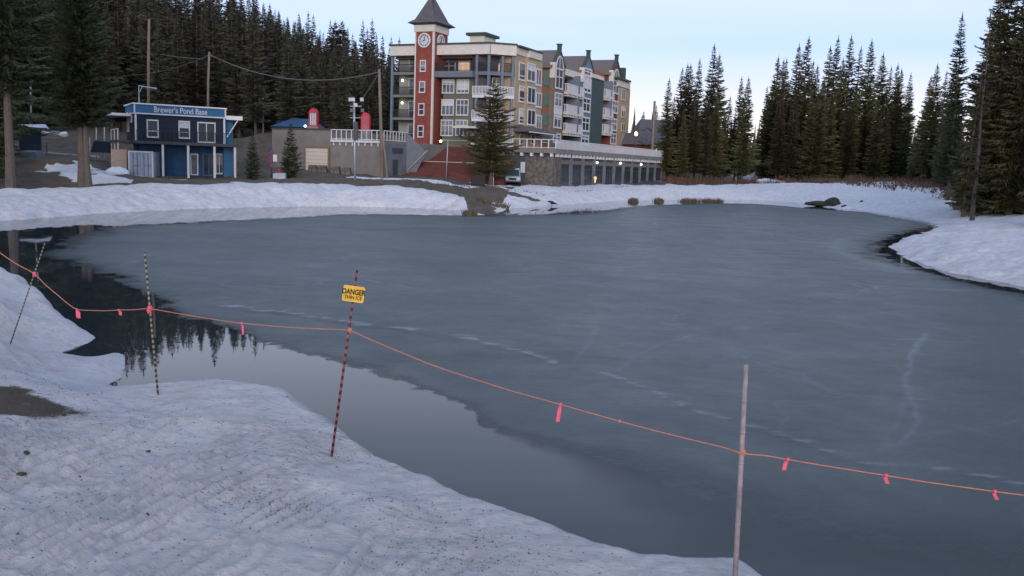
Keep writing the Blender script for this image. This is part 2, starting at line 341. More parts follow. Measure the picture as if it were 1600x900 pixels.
def ground_mat():
    m = bpy.data.materials.new('snow_and_earth'); m.use_nodes = True; n = m.node_tree; b = n.nodes['Principled BSDF']; L = n.links.new
    tc = n.nodes.new('ShaderNodeTexCoord')
    def noise(s, d=6, rough=.55, src=None):
        z = n.nodes.new('ShaderNodeTexNoise'); z.inputs['Scale'].default_value = s; z.inputs['Detail'].default_value = d; z.inputs['Roughness'].default_value = rough
        L(src or tc.outputs['Object'], z.inputs[0]); return z.outputs[0]
    def ramp(i, p0, c0, p1, c1, extra=()):
        r = n.nodes.new('ShaderNodeValToRGB'); e = r.color_ramp.elements
        e[0].position, e[0].color, e[1].position, e[1].color = p0, (*c0, 1), p1, (*c1, 1)
        for p, c in extra: k = e.new(p); k.color = (*c, 1)
        L(i, r.inputs[0]); return r.outputs[0]
    def math_(op, a, b_, clamp=False):
        k = n.nodes.new('ShaderNodeMath'); k.operation = op; k.use_clamp = clamp
        for j, v in enumerate((a, b_)):
            if isinstance(v, (int, float)): k.inputs[j].default_value = v
            else: L(v, k.inputs[j])
        return k.outputs[0]
    def mix(f, a, b_):
        k = n.nodes.new('ShaderNodeMixRGB'); L(f, k.inputs[0])
        for j, v in ((1, a), (2, b_)):
            if isinstance(v, tuple): k.inputs[j].default_value = (*v, 1)
            else: L(v, k.inputs[j])
        return k.outputs[0]
    at = n.nodes.new('ShaderNodeAttribute'); at.attribute_name = 'snow'
    ad = n.nodes.new('ShaderNodeAttribute'); ad.attribute_name = 'dirt'
    big = noise(.7, 5); mid = noise(5, 7, .65); fin = noise(28, 6, .7); grit = noise(60, 4, .75)
    sc = ramp(big, .3, (.77, .755, .765), .7, (.89, .87, .87))
    sc = mix(ramp(mid, .42, (.0,)*3, .75, (.30,)*3), sc, (.62, .61, .65))
    # dirt flecks: stretched noise thresholded by the density attribute
    mpn = n.nodes.new('ShaderNodeMapping'); mpn.inputs['Scale'].default_value = (1, 2.1, 1); mpn.inputs['Rotation'].default_value = (0, 0, .5); L(tc.outputs['Object'], mpn.inputs[0])
    fl = noise(11, 8, .78, mpn.outputs[0])
    thr = math_('SUBTRACT', .715, math_('MULTIPLY', ad.outputs['Fac'], .125))
    fleck = math_('MULTIPLY', math_('SUBTRACT', fl, thr), 16, True)
    sc = mix(math_('MULTIPLY', fleck, .8), sc, (.13, .10, .095))
    mpr = n.nodes.new('ShaderNodeMapping'); mpr.inputs['Scale'].default_value = (1, 2.6, 1); mpr.inputs['Rotation'].default_value = (0, 0, .45); L(tc.outputs['Object'], mpr.inputs[0])
    crust = noise(6.5, 9, .74, mpr.outputs[0])
    sc = mix(ramp(crust, .53, (0,)*3, .66, (.6,)*3), sc, (.40, .36, .36)); sc = mix(ramp(crust, .30, (.5,)*3, .42, (0,)*3), sc, (.86, .86, .88))
    f2 = noise(2.2, 7, .7); stain = math_('MULTIPLY', math_('MULTIPLY', math_('SUBTRACT', f2, .45), 4, True), math_('MULTIPLY', ad.outputs['Fac'], .55))
    sc = mix(stain, sc, (.46, .40, .36))
    mud = ramp(noise(1.1, 8, .7), .3, (.085, .064, .048), .7, (.200, .150, .115), ((.55, (.14, .11, .075)),))
    mud = mix(ramp(noise(.35, 6, .6), .5, (0,)*3, .66, (.6,)*3), mud, (.15, .13, .115))
    edge = math_('ADD', at.outputs['Fac'], math_('MULTIPLY', math_('SUBTRACT', noise(1.6, 8, .7), .5), 1.3))
    fac = math_('MULTIPLY', math_('SUBTRACT', edge, .38), 6, True)
    L(mix(fac, mud, sc), b.inputs['Base Color'])
    b.inputs['Roughness'].default_value = .85; b.inputs['Specular IOR Level'].default_value = .25
    hh = math_('ADD', math_('MULTIPLY', crust, 1.1), math_('ADD', math_('MULTIPLY', fin, .35), math_('MULTIPLY', grit, .14)))
    hh = math_('SUBTRACT', hh, math_('MULTIPLY', fleck, .12))
    bp = n.nodes.new('ShaderNodeBump'); bp.inputs['Strength'].default_value = 1.0; bp.inputs['Distance'].default_value = .12
    L(hh, bp.inputs['Height']); L(bp.outputs[0], b.inputs['Normal'])
    return m
GM = ground_mat()
fq = lambda a: a.ravel()[Q].mean(1)
wet = (fq(SD) < -6)                             # the pond bed far from shore stays part of the sheet
is_road = fq(ROAD.astype(float)) > .5; is_lane = fq(LANE.astype(float)) > .5
is_snow = (fq(snow) > .5) & ~is_road & ~is_lane & (fq(SD) > -.3)
RM_road = mat('wet_asphalt', (.085, .072, .072), .7, .2, 1.2, .2)
LM = mat('pale_gravel', (.30, .27, .26), .9, .15, 2, .3)
sheet('ground', ~is_snow & ~is_road & ~is_lane, GM)
sheet('snow_bank', is_snow, GM)
sheet('road', is_road, RM_road); sheet('gravel_path', is_lane, LM)

# ------------------------------------------------ water and ice
def water_mat():
    m = bpy.data.materials.new('pond_water'); m.use_nodes = True; n = m.node_tree; b = n.nodes['Principled BSDF']; L = n.links.new
    b.inputs['Base Color'].default_value = (.026, .033, .036, 1); b.inputs['Roughness'].default_value = .015; b.inputs['IOR'].default_value = 1.36
    tc = n.nodes.new('ShaderNodeTexCoord'); z = n.nodes.new('ShaderNodeTexNoise'); z.inputs['Scale'].default_value = 1.4; z.inputs['Detail'].default_value = 3
    L(tc.outputs['Object'], z.inputs[0]); bp = n.nodes.new('ShaderNodeBump'); bp.inputs['Strength'].default_value = .06; bp.inputs['Distance'].default_value = .02
    L(z.outputs[0], bp.inputs['Height']); L(bp.outputs[0], b.inputs['Normal'])
    return m
wm = MB()
ring = [tuple(v) for v in PA]
cx, cy = PA.mean(0)
# a flat sheet a little larger than the outline; the banks rise through it
xs = np.linspace(PA[:, 0].min()-4, PA[:, 0].max()+4, 30); ys = np.linspace(PA[:, 1].min()-2, PA[:, 1].max()+4, 60)
gx_, gy_ = np.meshgrid(xs, ys); sdw = sdist(gx_, gy_); wid = {}
for i in range(len(ys)-1):
    for j in range(len(xs)-1):
        if min(sdw[i, j], sdw[i+1, j], sdw[i, j+1], sdw[i+1, j+1]) < 6:
            f = []
            for a, c_ in ((i, j), (i, j+1), (i+1, j+1), (i+1, j)):
                if (a, c_) not in wid: wid[(a, c_)] = len(wm.v); wm.v.append((xs[c_], ys[a], WL))
                f.append(wid[(a, c_)])
            wm.f.append(tuple(f)); wm.m.append(0)
tag(wm.build('water', water_mat()), kind='structure')
ice_px = [(66,398),(74,390),(100,374),(135,362),(180,353),(300,347),(430,340),(560,334.5),(700,336),(800,335.5),(880,334),(930,330),(985,322),(1050,319),(1120,317.5),(1190,319),(1260,325),(1300,328),(1350,331),(1400,339),(1440,346),(1462,353),(1440,360),(1395,372),
    (1380,384),(1382,398),(1400,408),(1450,424),(1520,442),(1600,459),(1800,508)]
ice_px2 = [(980,880),(1000,862),(960,835),(940,800),(905,770),(880,742),(858,712),(800,692),(765,668),(725,640),(690,622),(640,603),(600,588),(560,572),(500,562),(460,549),(400,533),(360,515),(320,503),(280,491),(258,480),(246,468),(220,455),(196,446),(160,428),(110,414),(85,405)]
ice = [at_z(x, y).to_2d() for x, y in ice_px]+[Vector(p)*KS for p in ((26,28),(24,20),(16,11.8),(9,9.4),(5,9.2),(2.2,10.6))]+[at_z(x, y).to_2d() for x, y in ice_px2]
IA = smooth_closed(ice, 4)
iaz = np.linspace(-R(31), R(40), 640); irs = np.geomspace(7, 150, 620)
IX, IY = polar(iaz, irs)
ISD = sdist(IX, IY, IA)
IR = np.hypot(IX, IY)
ISDn = ISD+fbm(IX*1.6, IY*1.6, 5, 201)*np.clip(IR/22, .5, 2.5)*.9+fbm(IX*7, IY*7, 3, 208)*.25
PSD = sdist(IX, IY)
def lined(P, wd, jit=.3, seed=0, dash=0):
    P = [at_z(x, y).to_2d() for x, y in P]; m = np.full(IX.shape, 1e9)
    jx = fbm(IX*.6, IY*.6, 4, 300+seed)*jit*4; jy = fbm(IX*.6+9, IY*.6, 4, 310+seed)*jit*4
    for a, b in zip(P[:-1], P[1:]):
        e = b-a; t = np.clip(((IX+jx-a.x)*e.x+(IY+jy-a.y)*e.y)/e.length_squared, 0, 1)
        m = np.minimum(m, np.hypot(IX+jx-a.x-t*e.x, IY+jy-a.y-t*e.y))
    v = np.exp(-(m/(wd*np.clip(IR/20, .6, 3)))**2)
    if dash: v = v*sstep(.5-.15*dash, .62, vnoise(IX*2.6, IY*3.4, 320+seed)*.6+vnoise(IX*7, IY*9, 330+seed)*.4)
    return v
crack = [(345,478),(430,488),(560,508),(650,515),(710,524),(790,545),(860,566),(910,577),(960,590),(1040,618),(1100,640),(1190,670),(1260,692),(1330,713),(1390,726),(1500,742),(1620,762)]
cband = lined(crack, .22, .30, 1)
scr = cband*sstep(.53, .66, vnoise(IX*2.2+IY*.5, IY*8, 340)*.65+vnoise(IX*5, IY*14, 341)*.35)*.6*sstep(34, 12, np.abs(IX+3))
dark = lined([(x, y+5) for x, y in crack], .10, .30, 1)*.55
for k, (P, wd, am) in enumerate((([(1375,705),(1400,694),(1422,678),(1433,660),(1428,635),(1412,600),(1420,560),(1440,520)], .10, .6), ([(1380,700),(1402,660),(1412,620),(1405,575)], .09, .35), ([(1430,650),(1500,665),(1600,690)], .10, .35), ([(1440,680),(1510,668),(1600,655)], .08, .3),
        ([(1340,715),(1450,690),(1590,640)], .07, .2), ([(965,578),(990,555),(1040,535),(1085,522)], .10, .45), ([(900,560),(925,535),(935,515)], .08, .35), ([(1000,640),(1150,600),(1400,560)], .06, .15), ([(950,480),(1100,500),(1300,560),(1500,585)], .07, .18),
        ([(300,412),(420,408),(520,415)], .12, .2), ([(1305,385),(1310,375),(1340,370),(1400,372)], .3, .35), ([(1300,385),(1320,398),(1370,412),(1420,425)], .3, .35))):
    scr = np.maximum(scr, (lined(P, wd*.55, .10, 10+k, 0)*.42+lined(P, wd*1.6, .10, 10+k, .2)*.22)*am*.75)
c0 = at_z(1102, 775).to_2d(); rr_ = np.hypot((IX-c0.x)/.42, (IY-c0.y)/.55); scr = np.maximum(scr, .10*np.exp(-((rr_-1)/.2)**2)); scr = np.maximum(scr, .14*np.exp(-(rr_/.35)**2))
thin = np.clip(1-sstep(0, .9, (-ISDn)/np.clip(IR*.05, .4, 3.5)), 0, 1)
py_ = (IY*0+1)*450+0; thin = np.maximum(thin*.8, .85*sstep(30, 9, IR)*(1-.35*vnoise(IX*.3, IY*.3, 402)))      # thin wet ice along the edge, and darker ice towards the camera
IN = idx2 = np.arange(IX.size).reshape(IX.shape)
IZ = np.full(IX.shape, WL+.0025)
iq = np.stack([idx2[:-1, :-1], idx2[:-1, 1:], idx2[1:, 1:], idx2[1:, :-1]], -1).reshape(-1, 4)
ok = (ISDn.ravel()[iq].min(1) < 0) & (PSD.ravel()[iq].max(1) < 1.5)
iq = iq[ok]; fl_ = np.unique(iq)
bx, by, bs = IX.ravel(), IY.ravel(), ISDn.ravel()
def isdn(x, y): return sdist(x, y, IA)+fbm(x*1.6, y*1.6, 5, 201)*np.clip(np.hypot(x, y)/22, .5, 2.5)*.9+fbm(x*7, y*7, 3, 208)*.25
sel = fl_[bs[fl_] > 0]; px0, py0 = bx[sel].copy(), by[sel].copy()
for it in range(2):
    f0 = isdn(px0, py0); gx0 = (isdn(px0+.03, py0)-f0)/.03; gy0 = (isdn(px0, py0+.03)-f0)/.03; g2 = gx0**2+gy0**2+.2
    px0 -= np.clip(f0/g2, -.4, .4)*gx0; py0 -= np.clip(f0/g2, -.4, .4)*gy0
bx = bx.copy(); by = by.copy(); bx[sel] = px0; by[sel] = py0; IX = bx.reshape(IX.shape); IY = by.reshape(IY.shape)
used, inv = np.unique(iq, return_inverse=True); iq = inv.reshape(-1, 4)
me = bpy.data.meshes.new('ice'); IV = np.stack([IX, IY, IZ], -1).reshape(-1, 3)[used]
me.vertices.add(len(used)); me.vertices.foreach_set('co', IV.ravel())
me.loops.add(len(iq)*4); me.loops.foreach_set('vertex_index', iq.ravel())
me.polygons.add(len(iq)); me.polygons.foreach_set('loop_start', np.arange(len(iq))*4); me.update(calc_edges=True)
me.polygons.foreach_set('use_smooth', np.zeros(len(iq), bool))
softw = np.clip(.10+2.2*sstep(14, 9.5, IR)*sstep(-4.5, -1, IX), .08, 3)*(IR > 0)+.012*np.clip(IR-20, 0, 60)
alpha = sstep(0, 1, (-ISDn)/softw)*(.55+.45*sstep(0, 1.2, (-ISDn)/(softw*3)))
alpha = np.maximum(alpha, 0)
for nm, arr in (('scratch', scr), ('dark', dark), ('thin', thin), ('alpha', alpha)):
    a = me.attributes.new(nm, 'FLOAT', 'POINT'); a.data.foreach_set('value', arr.ravel()[used].astype(np.float32))
def ice_mat():
    m = bpy.data.materials.new('rotten_grey_ice'); m.use_nodes = True; n = m.node_tree; b = n.nodes['Principled BSDF']; L = n.links.new
    tc = n.nodes.new('ShaderNodeTexCoord')
    def noise(s, d, r, st=(1, 1, 1), rot=0):
        mp = n.nodes.new('ShaderNodeMapping'); mp.inputs['Scale'].default_value = st; mp.inputs['Rotation'].default_value = (0, 0, rot); L(tc.outputs['Object'], mp.inputs[0])
        z = n.nodes.new('ShaderNodeTexNoise'); z.inputs['Scale'].default_value = s; z.inputs['Detail'].default_value = d; z.inputs['Roughness'].default_value = r; L(mp.outputs[0], z.inputs[0]); return z.outputs[0]
    def rp(i, p0, v0, p1, v1):
        k = n.nodes.new('ShaderNodeMapRange'); k.inputs[1].default_value = p0; k.inputs[2].default_value = p1; k.inputs[3].default_value = v0; k.inputs[4].default_value = v1; L(i, k.inputs[0]); return k.outputs[0]
    def mixc(f, a, b_):
        k = n.nodes.new('ShaderNodeMixRGB'); L(f, k.inputs[0])
        for j, v in ((1, a), (2, b_)):
            if isinstance(v, tuple): k.inputs[j].default_value = (*v, 1)
            else: L(v, k.inputs[j])
        return k.outputs[0]
    big = noise(.05, 5, .55, (1, 1.6, 1)); mid = noise(.6, 9, .72, (1, 1.15, 1), .3); fine = noise(6, 6, .7, (1, 1.6, 1))
    c = mixc(rp(big, .38, 0, .62, 1), (.062, .080, .076), (.088, .106, .106))
    c = mixc(rp(mid, .48, 0, .75, .5), c, (.110, .126, .130))
    flk = noise(2.6, 6, .72, (1, 2.4, 1), .35)
    c = mixc(rp(flk, .655, 0, .71, .5), c, (.22, .25, .27)); c = mixc(rp(noise(14, 6, .75, (1, 2.2, 1), .2), .42, 0, .7, .45), c, (.125, .14, .145)); c = mixc(rp(noise(.16, 6, .6, (1, 2.2, 1), .3), .50, 0, .60, .5), c, (.050, .068, .066))
    vm = n.nodes.new('ShaderNodeVectorMath'); vm.operation = 'MULTIPLY_ADD'; nzv = n.nodes.new('ShaderNodeTexNoise'); nzv.inputs['Scale'].default_value = .8; nzv.inputs['Detail'].default_value = 6; L(tc.outputs['Object'], nzv.inputs[0])
    L(nzv.outputs['Color'], vm.inputs[0]); vm.inputs[1].default_value = (1.6, 1.6, 0); L(tc.outputs['Object'], vm.inputs[2])
    vo = n.nodes.new('ShaderNodeTexVoronoi'); vo.feature = 'DISTANCE_TO_EDGE'; vo.inputs['Scale'].default_value = .16; L(vm.outputs[0], vo.inputs['Vector'])
    cl = n.nodes.new('ShaderNodeMath'); cl.operation = 'MULTIPLY'; L(rp(vo.outputs['Distance'], .002, 1, .010, 0), cl.inputs[0]); L(rp(noise(.22, 3, .5), .44, 0, .62, .55), cl.inputs[1]); c = mixc(cl.outputs[0], c, (.19, .215, .23))
    for nm, col in (('scratch', (.40, .44, .47)), ('dark', (.018, .026, .030)), ('thin', (.030, .040, .042))):
        a = n.nodes.new('ShaderNodeAttribute'); a.attribute_name = nm; c = mixc(a.outputs['Fac'], c, col)
        if nm == 'thin': thin_ = a.outputs['Fac']
    L(c, b.inputs['Base Color'])
    rg = n.nodes.new('ShaderNodeMath'); rg.operation = 'SUBTRACT'; rg.use_clamp = True; L(rp(mid, .3, .34, .7, .55), rg.inputs[0])
    tm = n.nodes.new('ShaderNodeMath'); tm.operation = 'MULTIPLY'; L(thin_, tm.inputs[0]); tm.inputs[1].default_value = .12; L(tm.outputs[0], rg.inputs[1])
    aa = n.nodes.new('ShaderNodeAttribute'); aa.attribute_name = 'alpha'; L(aa.outputs['Fac'], b.inputs['Alpha'])
    L(rg.outputs[0], b.inputs['Roughness']); b.inputs['IOR'].default_value = 1.31; b.inputs['Specular IOR Level'].default_value = .5
    bp = n.nodes.new('ShaderNodeBump'); bp.inputs['Strength'].default_value = .35; bp.inputs['Distance'].default_value = .03; L(fine, bp.inputs['Height']); L(bp.outputs[0], b.inputs['Normal'])
    return m
me.materials.append(ice_mat()); io = bpy.data.objects.new('ice', me); COL.objects.link(io); tag(io, kind='structure')
# ------------------------------------------------ conifers
BARK = mat('bark', (.10, .078, .066), .95, .25, 6, .6, stretch=(3, 3, .6))
BARKG = mat('grey_bark', (.105, .088, .078), .95, .25, 6, .6, stretch=(3, 3, .6))
def needle_mat(name, a, b):
    m = bpy.data.materials.new(name); m.use_nodes = True; n = m.node_tree; p = n.nodes['Principled BSDF']; L = n.links.new
    p.inputs['Roughness'].default_value = .75; p.inputs['Specular IOR Level'].default_value = .2
    tc = n.nodes.new('ShaderNodeTexCoord'); z = n.nodes.new('ShaderNodeTexNoise'); z.inputs['Scale'].default_value = .9; z.inputs['Detail'].default_value = 5
    L(tc.outputs['Object'], z.inputs[0])
    oi = n.nodes.new('ShaderNodeObjectInfo'); rp = n.nodes.new('ShaderNodeValToRGB'); rp.color_ramp.elements[0].position = .3; rp.color_ramp.elements[1].position = .72
    rp.color_ramp.elements[0].color = (*a, 1); rp.color_ramp.elements[1].color = (*b, 1); L(z.outputs[0], rp.inputs[0])
    hs = n.nodes.new('ShaderNodeHueSaturation'); mr = n.nodes.new('ShaderNodeMapRange'); mr.inputs[3].default_value = .7; mr.inputs[4].default_value = 1.35; L(oi.outputs['Random'], mr.inputs[0])
    mh = n.nodes.new('ShaderNodeMapRange'); mh.inputs[3].default_value = .47; mh.inputs[4].default_value = .53; L(oi.outputs['Random'], mh.inputs[0])
    L(mh.outputs[0], hs.inputs['Hue']); L(mr.outputs[0], hs.inputs['Value']); L(rp.outputs[0], hs.inputs['Color']); L(hs.outputs[0], p.inputs['Base Color'])
    return m
NG = needle_mat('dark_needles', (.026, .038, .024), (.066, .074, .040))
NO = needle_mat('olive_needles', (.048, .052, .024), (.110, .100, .045))
NF = needle_mat('forest_needles', (.030, .035, .026), (.078, .070, .048))
def conifer_mesh(name, seed, H=20., R0=2.6, base=.12, nm=NG, gap=.1, droop=.35, dens=1., ragged=.25, taper=.85, leaf=1.0, spire=.12, step=.012, fill=1.0):
    r = np.random.default_rng(seed); V = []; Fc = []
    tilt = r.uniform(0, 6.28)
    def tri(a, b, c): n = len(V); V.extend((a, b, c)); Fc.append((n, n+1, n+2))
    h = base
    k = 0
    side = 1+ragged*np.sin(np.linspace(0, 6.28, 8, endpoint=False)*2+tilt)
    patch = r.uniform(1-ragged, 1+ragged*.6, 64)
    while h < .985:
        u = (h-base)/(1-base)
        prof = (1-u)**taper*(.55+.45*min(1, u/.16+.15)) if u < 1-spire else (1-u)**taper*.8
        nb = max(4, int((5+3*(1-u))*dens))
        off = r.uniform(0, 6.28)
        for j in range(nb):
            if r.random() < gap: continue
            az_ = off+2*math.pi*j/nb+r.uniform(-.3, .3)
            pl = patch[(int(h*22)*5+int(((az_ % 6.283))/1.26)) % 64]
            L = R0*prof*pl*r.uniform(.72, 1.18)+.12*H/20
            z0 = h*H+r.uniform(-.5, .5)*step*H
            dx, dy = math.cos(az_), math.sin(az_)
            dr = droop*(1.1-u*1.3)+r.uniform(-.1, .1)     # lower boughs droop, upper ones rise
            ns = max(3, int(4+L*2.6/leaf))
            prev = None
            for s in range(ns+1):
                t = s/ns
                px_, py_ = dx*L*t, dy*L*t; pz = z0-dr*L*t+.28*L*t*t*(dr > 0)
                if s:
                    wl = (L*.34*(1-t*.62)+.10)*leaf*r.uniform(.7, 1.25)
                    for sg in (-1, 1):
                        an = az_+sg*r.uniform(.55, 1.05); ex, ey = math.cos(an)*wl, math.sin(an)*wl; ez = -wl*r.uniform(.15, .75)
                        bw = wl*.42
                        tri((px_, py_, pz), (px_+ex, py_+ey, pz+ez), (prev[0]+ex*.28, prev[1]+ey*.28, prev[2]-bw*r.uniform(.2, 1.1)))
                    if r.random() < .8:
                        hw = wl*r.uniform(.35, .75)
                        tri(prev, (px_, py_, pz), ((px_+prev[0])/2+r.uniform(-.1, .1), (py_+prev[1])/2+r.uniform(-.1, .1), pz-hw))
                prev = (px_, py_, pz)
            tri((prev[0]-dy*.07, prev[1]+dx*.07, prev[2]), (prev[0]+dy*.07, prev[1]-dx*.07, prev[2]), (prev[0]+dx*.28*leaf, prev[1]+dy*.28*leaf, prev[2]+r.uniform(-.05, .12)))
        h += step*r.uniform(.75, 1.3)*(1 if h < .85 else .75); k += 1
    for q in range(5):
        a = q*1.3; tri((math.cos(a)*.10, math.sin(a)*.10, H*.975), (math.cos(a+2)*.10, math.sin(a+2)*.10, H*.965), (0, 0, H*1.02))
    me = bpy.data.meshes.new(name); me.from_pydata(V, [], Fc); me.materials.append(nm); me.update(); return me
def trunk_mesh(name, seed, H, rad, bark=BARK, twigs=0, z0=0., z1=.9):
    r = random.Random(seed); mb = MB(); pts = []; rs = []
    for i in range(9):
        t = i/8*.97; pts.append((r.uniform(-.01, .01)*H*.35, r.uniform(-.01, .01)*H*.35, t*H-.3*(i == 0))); rs.append(rad*(1-t*.93)*(1.25 if i == 0 else 1))
    mb.tube(pts, rs, 8)
    for i in range(twigs):
        z = H*r.uniform(z0, z1); a = r.uniform(0, 6.28); l = r.uniform(.5, 1.6)*(1.1-z/H)
        mb.tube([(0, 0, z), (math.cos(a)*l*.6, math.sin(a)*l*.6, z-.05*l), (math.cos(a)*l, math.sin(a)*l, z-.25*l)], [.03, .02, .008], 3)
    me = bpy.data.meshes.new(name); me.from_pydata(mb.v, [], mb.f); me.materials.append(bark); me.update(); return me
KIND = {}
def kind(key, H, R0, rad, n=3, bark=BARK, twigs=0, tz=(0, .3), **kw):
    KIND[key] = [(conifer_mesh('crown', hash_(key)+i, H, R0*(.9+.1*i), **kw), trunk_mesh('trunk', hash_(key)+i, H, rad, bark, twigs, *tz), H) for i in range(n)]
def hash_(s): return sum(ord(c)*(i+3) for i, c in enumerate(s))
kind('spire', 20, 1.85, .20, 4, base=.13, nm=NG, gap=.14, droop=.45, dens=.95, ragged=.34, leaf=1.0, twigs=14)
kind('fir', 20, 2.4, .22, 4, base=.13, nm=NO, gap=.10, droop=.45, dens=1., ragged=.35, twigs=14)
kind('forest', 20, 2.3, .20, 5, base=.14, nm=NF, gap=.10, droop=.4, dens=.9, ragged=.35, step=.016, leaf=1.15, twigs=6)
kind('pine', 20, 2.6, .20, 1, base=.55, nm=NF, gap=.3, droop=-.1, dens=.9, ragged=.5, taper=.55, leaf=1.3)
kind('big', 20, 4.2, .34, 2, bark=BARKG, base=.30, nm=NG, gap=.12, droop=.35, dens=1.1, ragged=.35, taper=.62, step=.0125, leaf=.62, twigs=20, tz=(.1, .35))
kind('bushy', 12, 3.3, .20, 1, base=.12, nm=NO, gap=.14, droop=.05, dens=1.25, ragged=.42, taper=.62, step=.026, leaf=.7, spire=.05)
kind('young', 6, 1.55, .09, 2, base=.05, nm=NG, gap=.08, droop=.2, dens=1.0, ragged=.3, taper=.8, step=.028, leaf=.75)
kind('sparse', 22, 1.9, .24, 2, bark=BARKG, base=.10, nm=NO, gap=.42, droop=.45, dens=.85, ragged=.7, taper=.45, step=.018, leaf=.7, twigs=60, tz=(.04, .9))
kind('thick', 20, 3.0, .24, 3, base=.05, nm=NO, gap=.08, droop=.5, dens=1.05, ragged=.38, taper=.7, step=.013, twigs=12)
TN = [0]
def tree(k, loc, H, name, label, group=None, wide=1., bark=None, lean=0, lx=0):
    cm_, tm_, H0 = KIND[k][TN[0] % len(KIND[k])]; TN[0] += 1
    s = H/H0; e = empty(name, loc, label, 'tree', group, rz=0)
    e.rotation_euler = (lean+random.gauss(0, .012), lx+random.gauss(0, .012), random.uniform(0, 6.28)); e.scale = (s*wide, s*wide, s)
    for nm, me_ in (('trunk', tm_), ('crown', cm_)):
        o = bpy.data.objects.new(nm, me_); COL.objects.link(o); o.parent = e
    return e
def tree_px(k, tx, ty, D, name, label, group=None, wide=1., base_px=None):
    # top seen at (tx, ty) from here, foot on the ground at distance D
    top = at_d(tx, ty, D); z = hgt(top.x, top.y)
    return tree(k, (top.x, top.y, z-.15), top.z-z, name, label, group, wide)
ORD = ['first', 'second', 'third', 'fourth', 'fifth', 'sixth', 'seventh', 'eighth', 'ninth', 'tenth', 'eleventh', 'twelfth', 'thirteenth', 'fourteenth', 'fifteenth', 'sixteenth', 'seventeenth', 'eighteenth', 'nineteenth', 'twentieth']
# clump right of the hotel
A = [(1046,122,152),(1066,105,156),(1073,99,162),(1080,99,158),(1096,91,155),(1113,69,160),(1126,84,165),(1139,150,163)]
for i, (x, y, D) in enumerate(A):
    tree_px(['fir', 'spire', 'spire'][i % 3], x, y, D, 'fir_tree', f'dark fir with pointed top, {ORD[i]} from left in the clump by the utility pole', 'firs right of the hotel', 1.1)
for x, y, D in ((1054,150,158),(1088,135,152),(1104,140,154),(1120,150,157),(1133,175,160),(1070,170,151)):
    tree_px('fir', x, y, D, 'fir_tree', 'shorter dark fir filling the middle of the clump right of the utility pole', 'short firs filling the clump right of the hotel', 1.15)
tree_px('spire', 1158,119,162, 'fir_tree', 'left one of the two narrow firs standing apart behind the snow heaps', 'pair of firs standing apart', 1.0)
tree_px('fir', 1170,119,158, 'fir_tree', 'right one of the two narrow firs standing apart behind the snow heaps', 'pair of firs standing apart', 1.0)
tree_px('fir', 1163,150,160, 'fir_tree', 'shorter fir tucked between the two narrow firs standing apart', None, 1.1)
B = [(1200,135,186),(1214,88,188),(1221,92,184),(1231,91,192),(1247,69,186),(1259,57,182),(1271,95,190),(1279,100,188),(1298,72,186),(1307,57,190),(1318,90,184),(1332,55,186),(1345,73,182),(1360,61,180),(1379,82,186),(1390,103,190),(1403,99,180),(1411,107,178),(1424,114,176)]
for i, (x, y, D) in enumerate(B):
    tree_px(['spire', 'fir', 'fir'][i % 3], x, y, D, 'fir_tree', f'tall fir, {ORD[i]} from the left in the long clump across the pond', 'tall firs across the pond', 1.0)
for i in range(20):
    x = 1200+i*11.5+random.uniform(-4, 4); tree_px(['fir', 'thick'][i % 2], x, random.uniform(120, 165), random.uniform(174, 184), 'fir_tree', 'lower fir filling the front of the long clump across the pond', 'lower firs in the long clump across the pond', 1.0)
Cc = [(1437,185,168),(1446,165,160),(1454,118,158),(1466,99,152),(1479,110,150),(1493,92,140)]
for i, (x, y, D) in enumerate(Cc):
    tree_px(['fir', 'spire', 'fir'][i % 3], x, y, D, 'fir_tree', f'dark fir behind the right bank, {ORD[i]} to the right of the sky gap', 'firs right of the sky gap', 1.0)
for x, y, D in ((1462,175,145),(1484,160,132),(1498,170,128),(1474,200,136),(1432,215,172),(1440,225,165)):
    tree_px('thick', x, y, D, 'fir_tree', 'lower bushy fir in front of the firs right of the sky gap', 'low firs right of the sky gap', .8)
tree_px('spire', 1511,20,112, 'fir_tree', 'very tall narrow fir whose tip stands left of the sparse leaning trunk', None, 1.05)
tree_px('fir', 1500,120,116, 'fir_tree', 'olive fir leaning on the left side of the very tall narrow fir', None, 1.1)
# right bank grove
b = at_d(1519, 343, 74); top = at_d(1548, 18, b.y)
e = tree('sparse', (b.x, b.y, hgt(b.x, b.y)-.2), (top.z-hgt(b.x, b.y)), 'fir_tree', 'leaning thin-crowned conifer with bare brown trunk at the edge of the right bank', None, 1.0)
e.rotation_euler = (0, math.atan2(top.x-b.x, top.z-b.z), 0)
for i, (x, y, D, k, wd) in enumerate(((1533,60,84,'sparse',1.),(1562,-30,90,'thick',.9),(1580,-60,84,'thick',.9),(1598,-20,88,'thick',1.),(1622,-80,82,'thick',1.),(1650,-60,86,'thick',1.))):
    tree_px(k, x, y, D, 'fir_tree', f'olive green conifer on the right bank, {ORD[i]} to the right of the leaning trunk', 'conifers on the right bank', wd)
for x, y, D in ((1548,120,95),(1570,90,93),(1590,130,90),(1610,100,93),(1556,190,88),(1604,190,84),(1584,200,86),(1630,150,84),(1535,160,98),(1655,120,88)):
    tree_px('thick', x, y, D, 'fir_tree', 'lower bushy conifer between the tall trunks on the right bank', 'lower conifers on the right bank', 1.0)
for i in range(14):
    x = 1680+i*40+random.uniform(-15, 15); D = random.uniform(62, 110); p = px_d(x, D); tree('thick', (p.x, p.y, hgt(p.x, p.y)-.2), random.uniform(17, 24), 'fir_tree', 'tall conifer beyond the right edge of the grove on the right bank', 'conifers beyond the right edge of the grove')
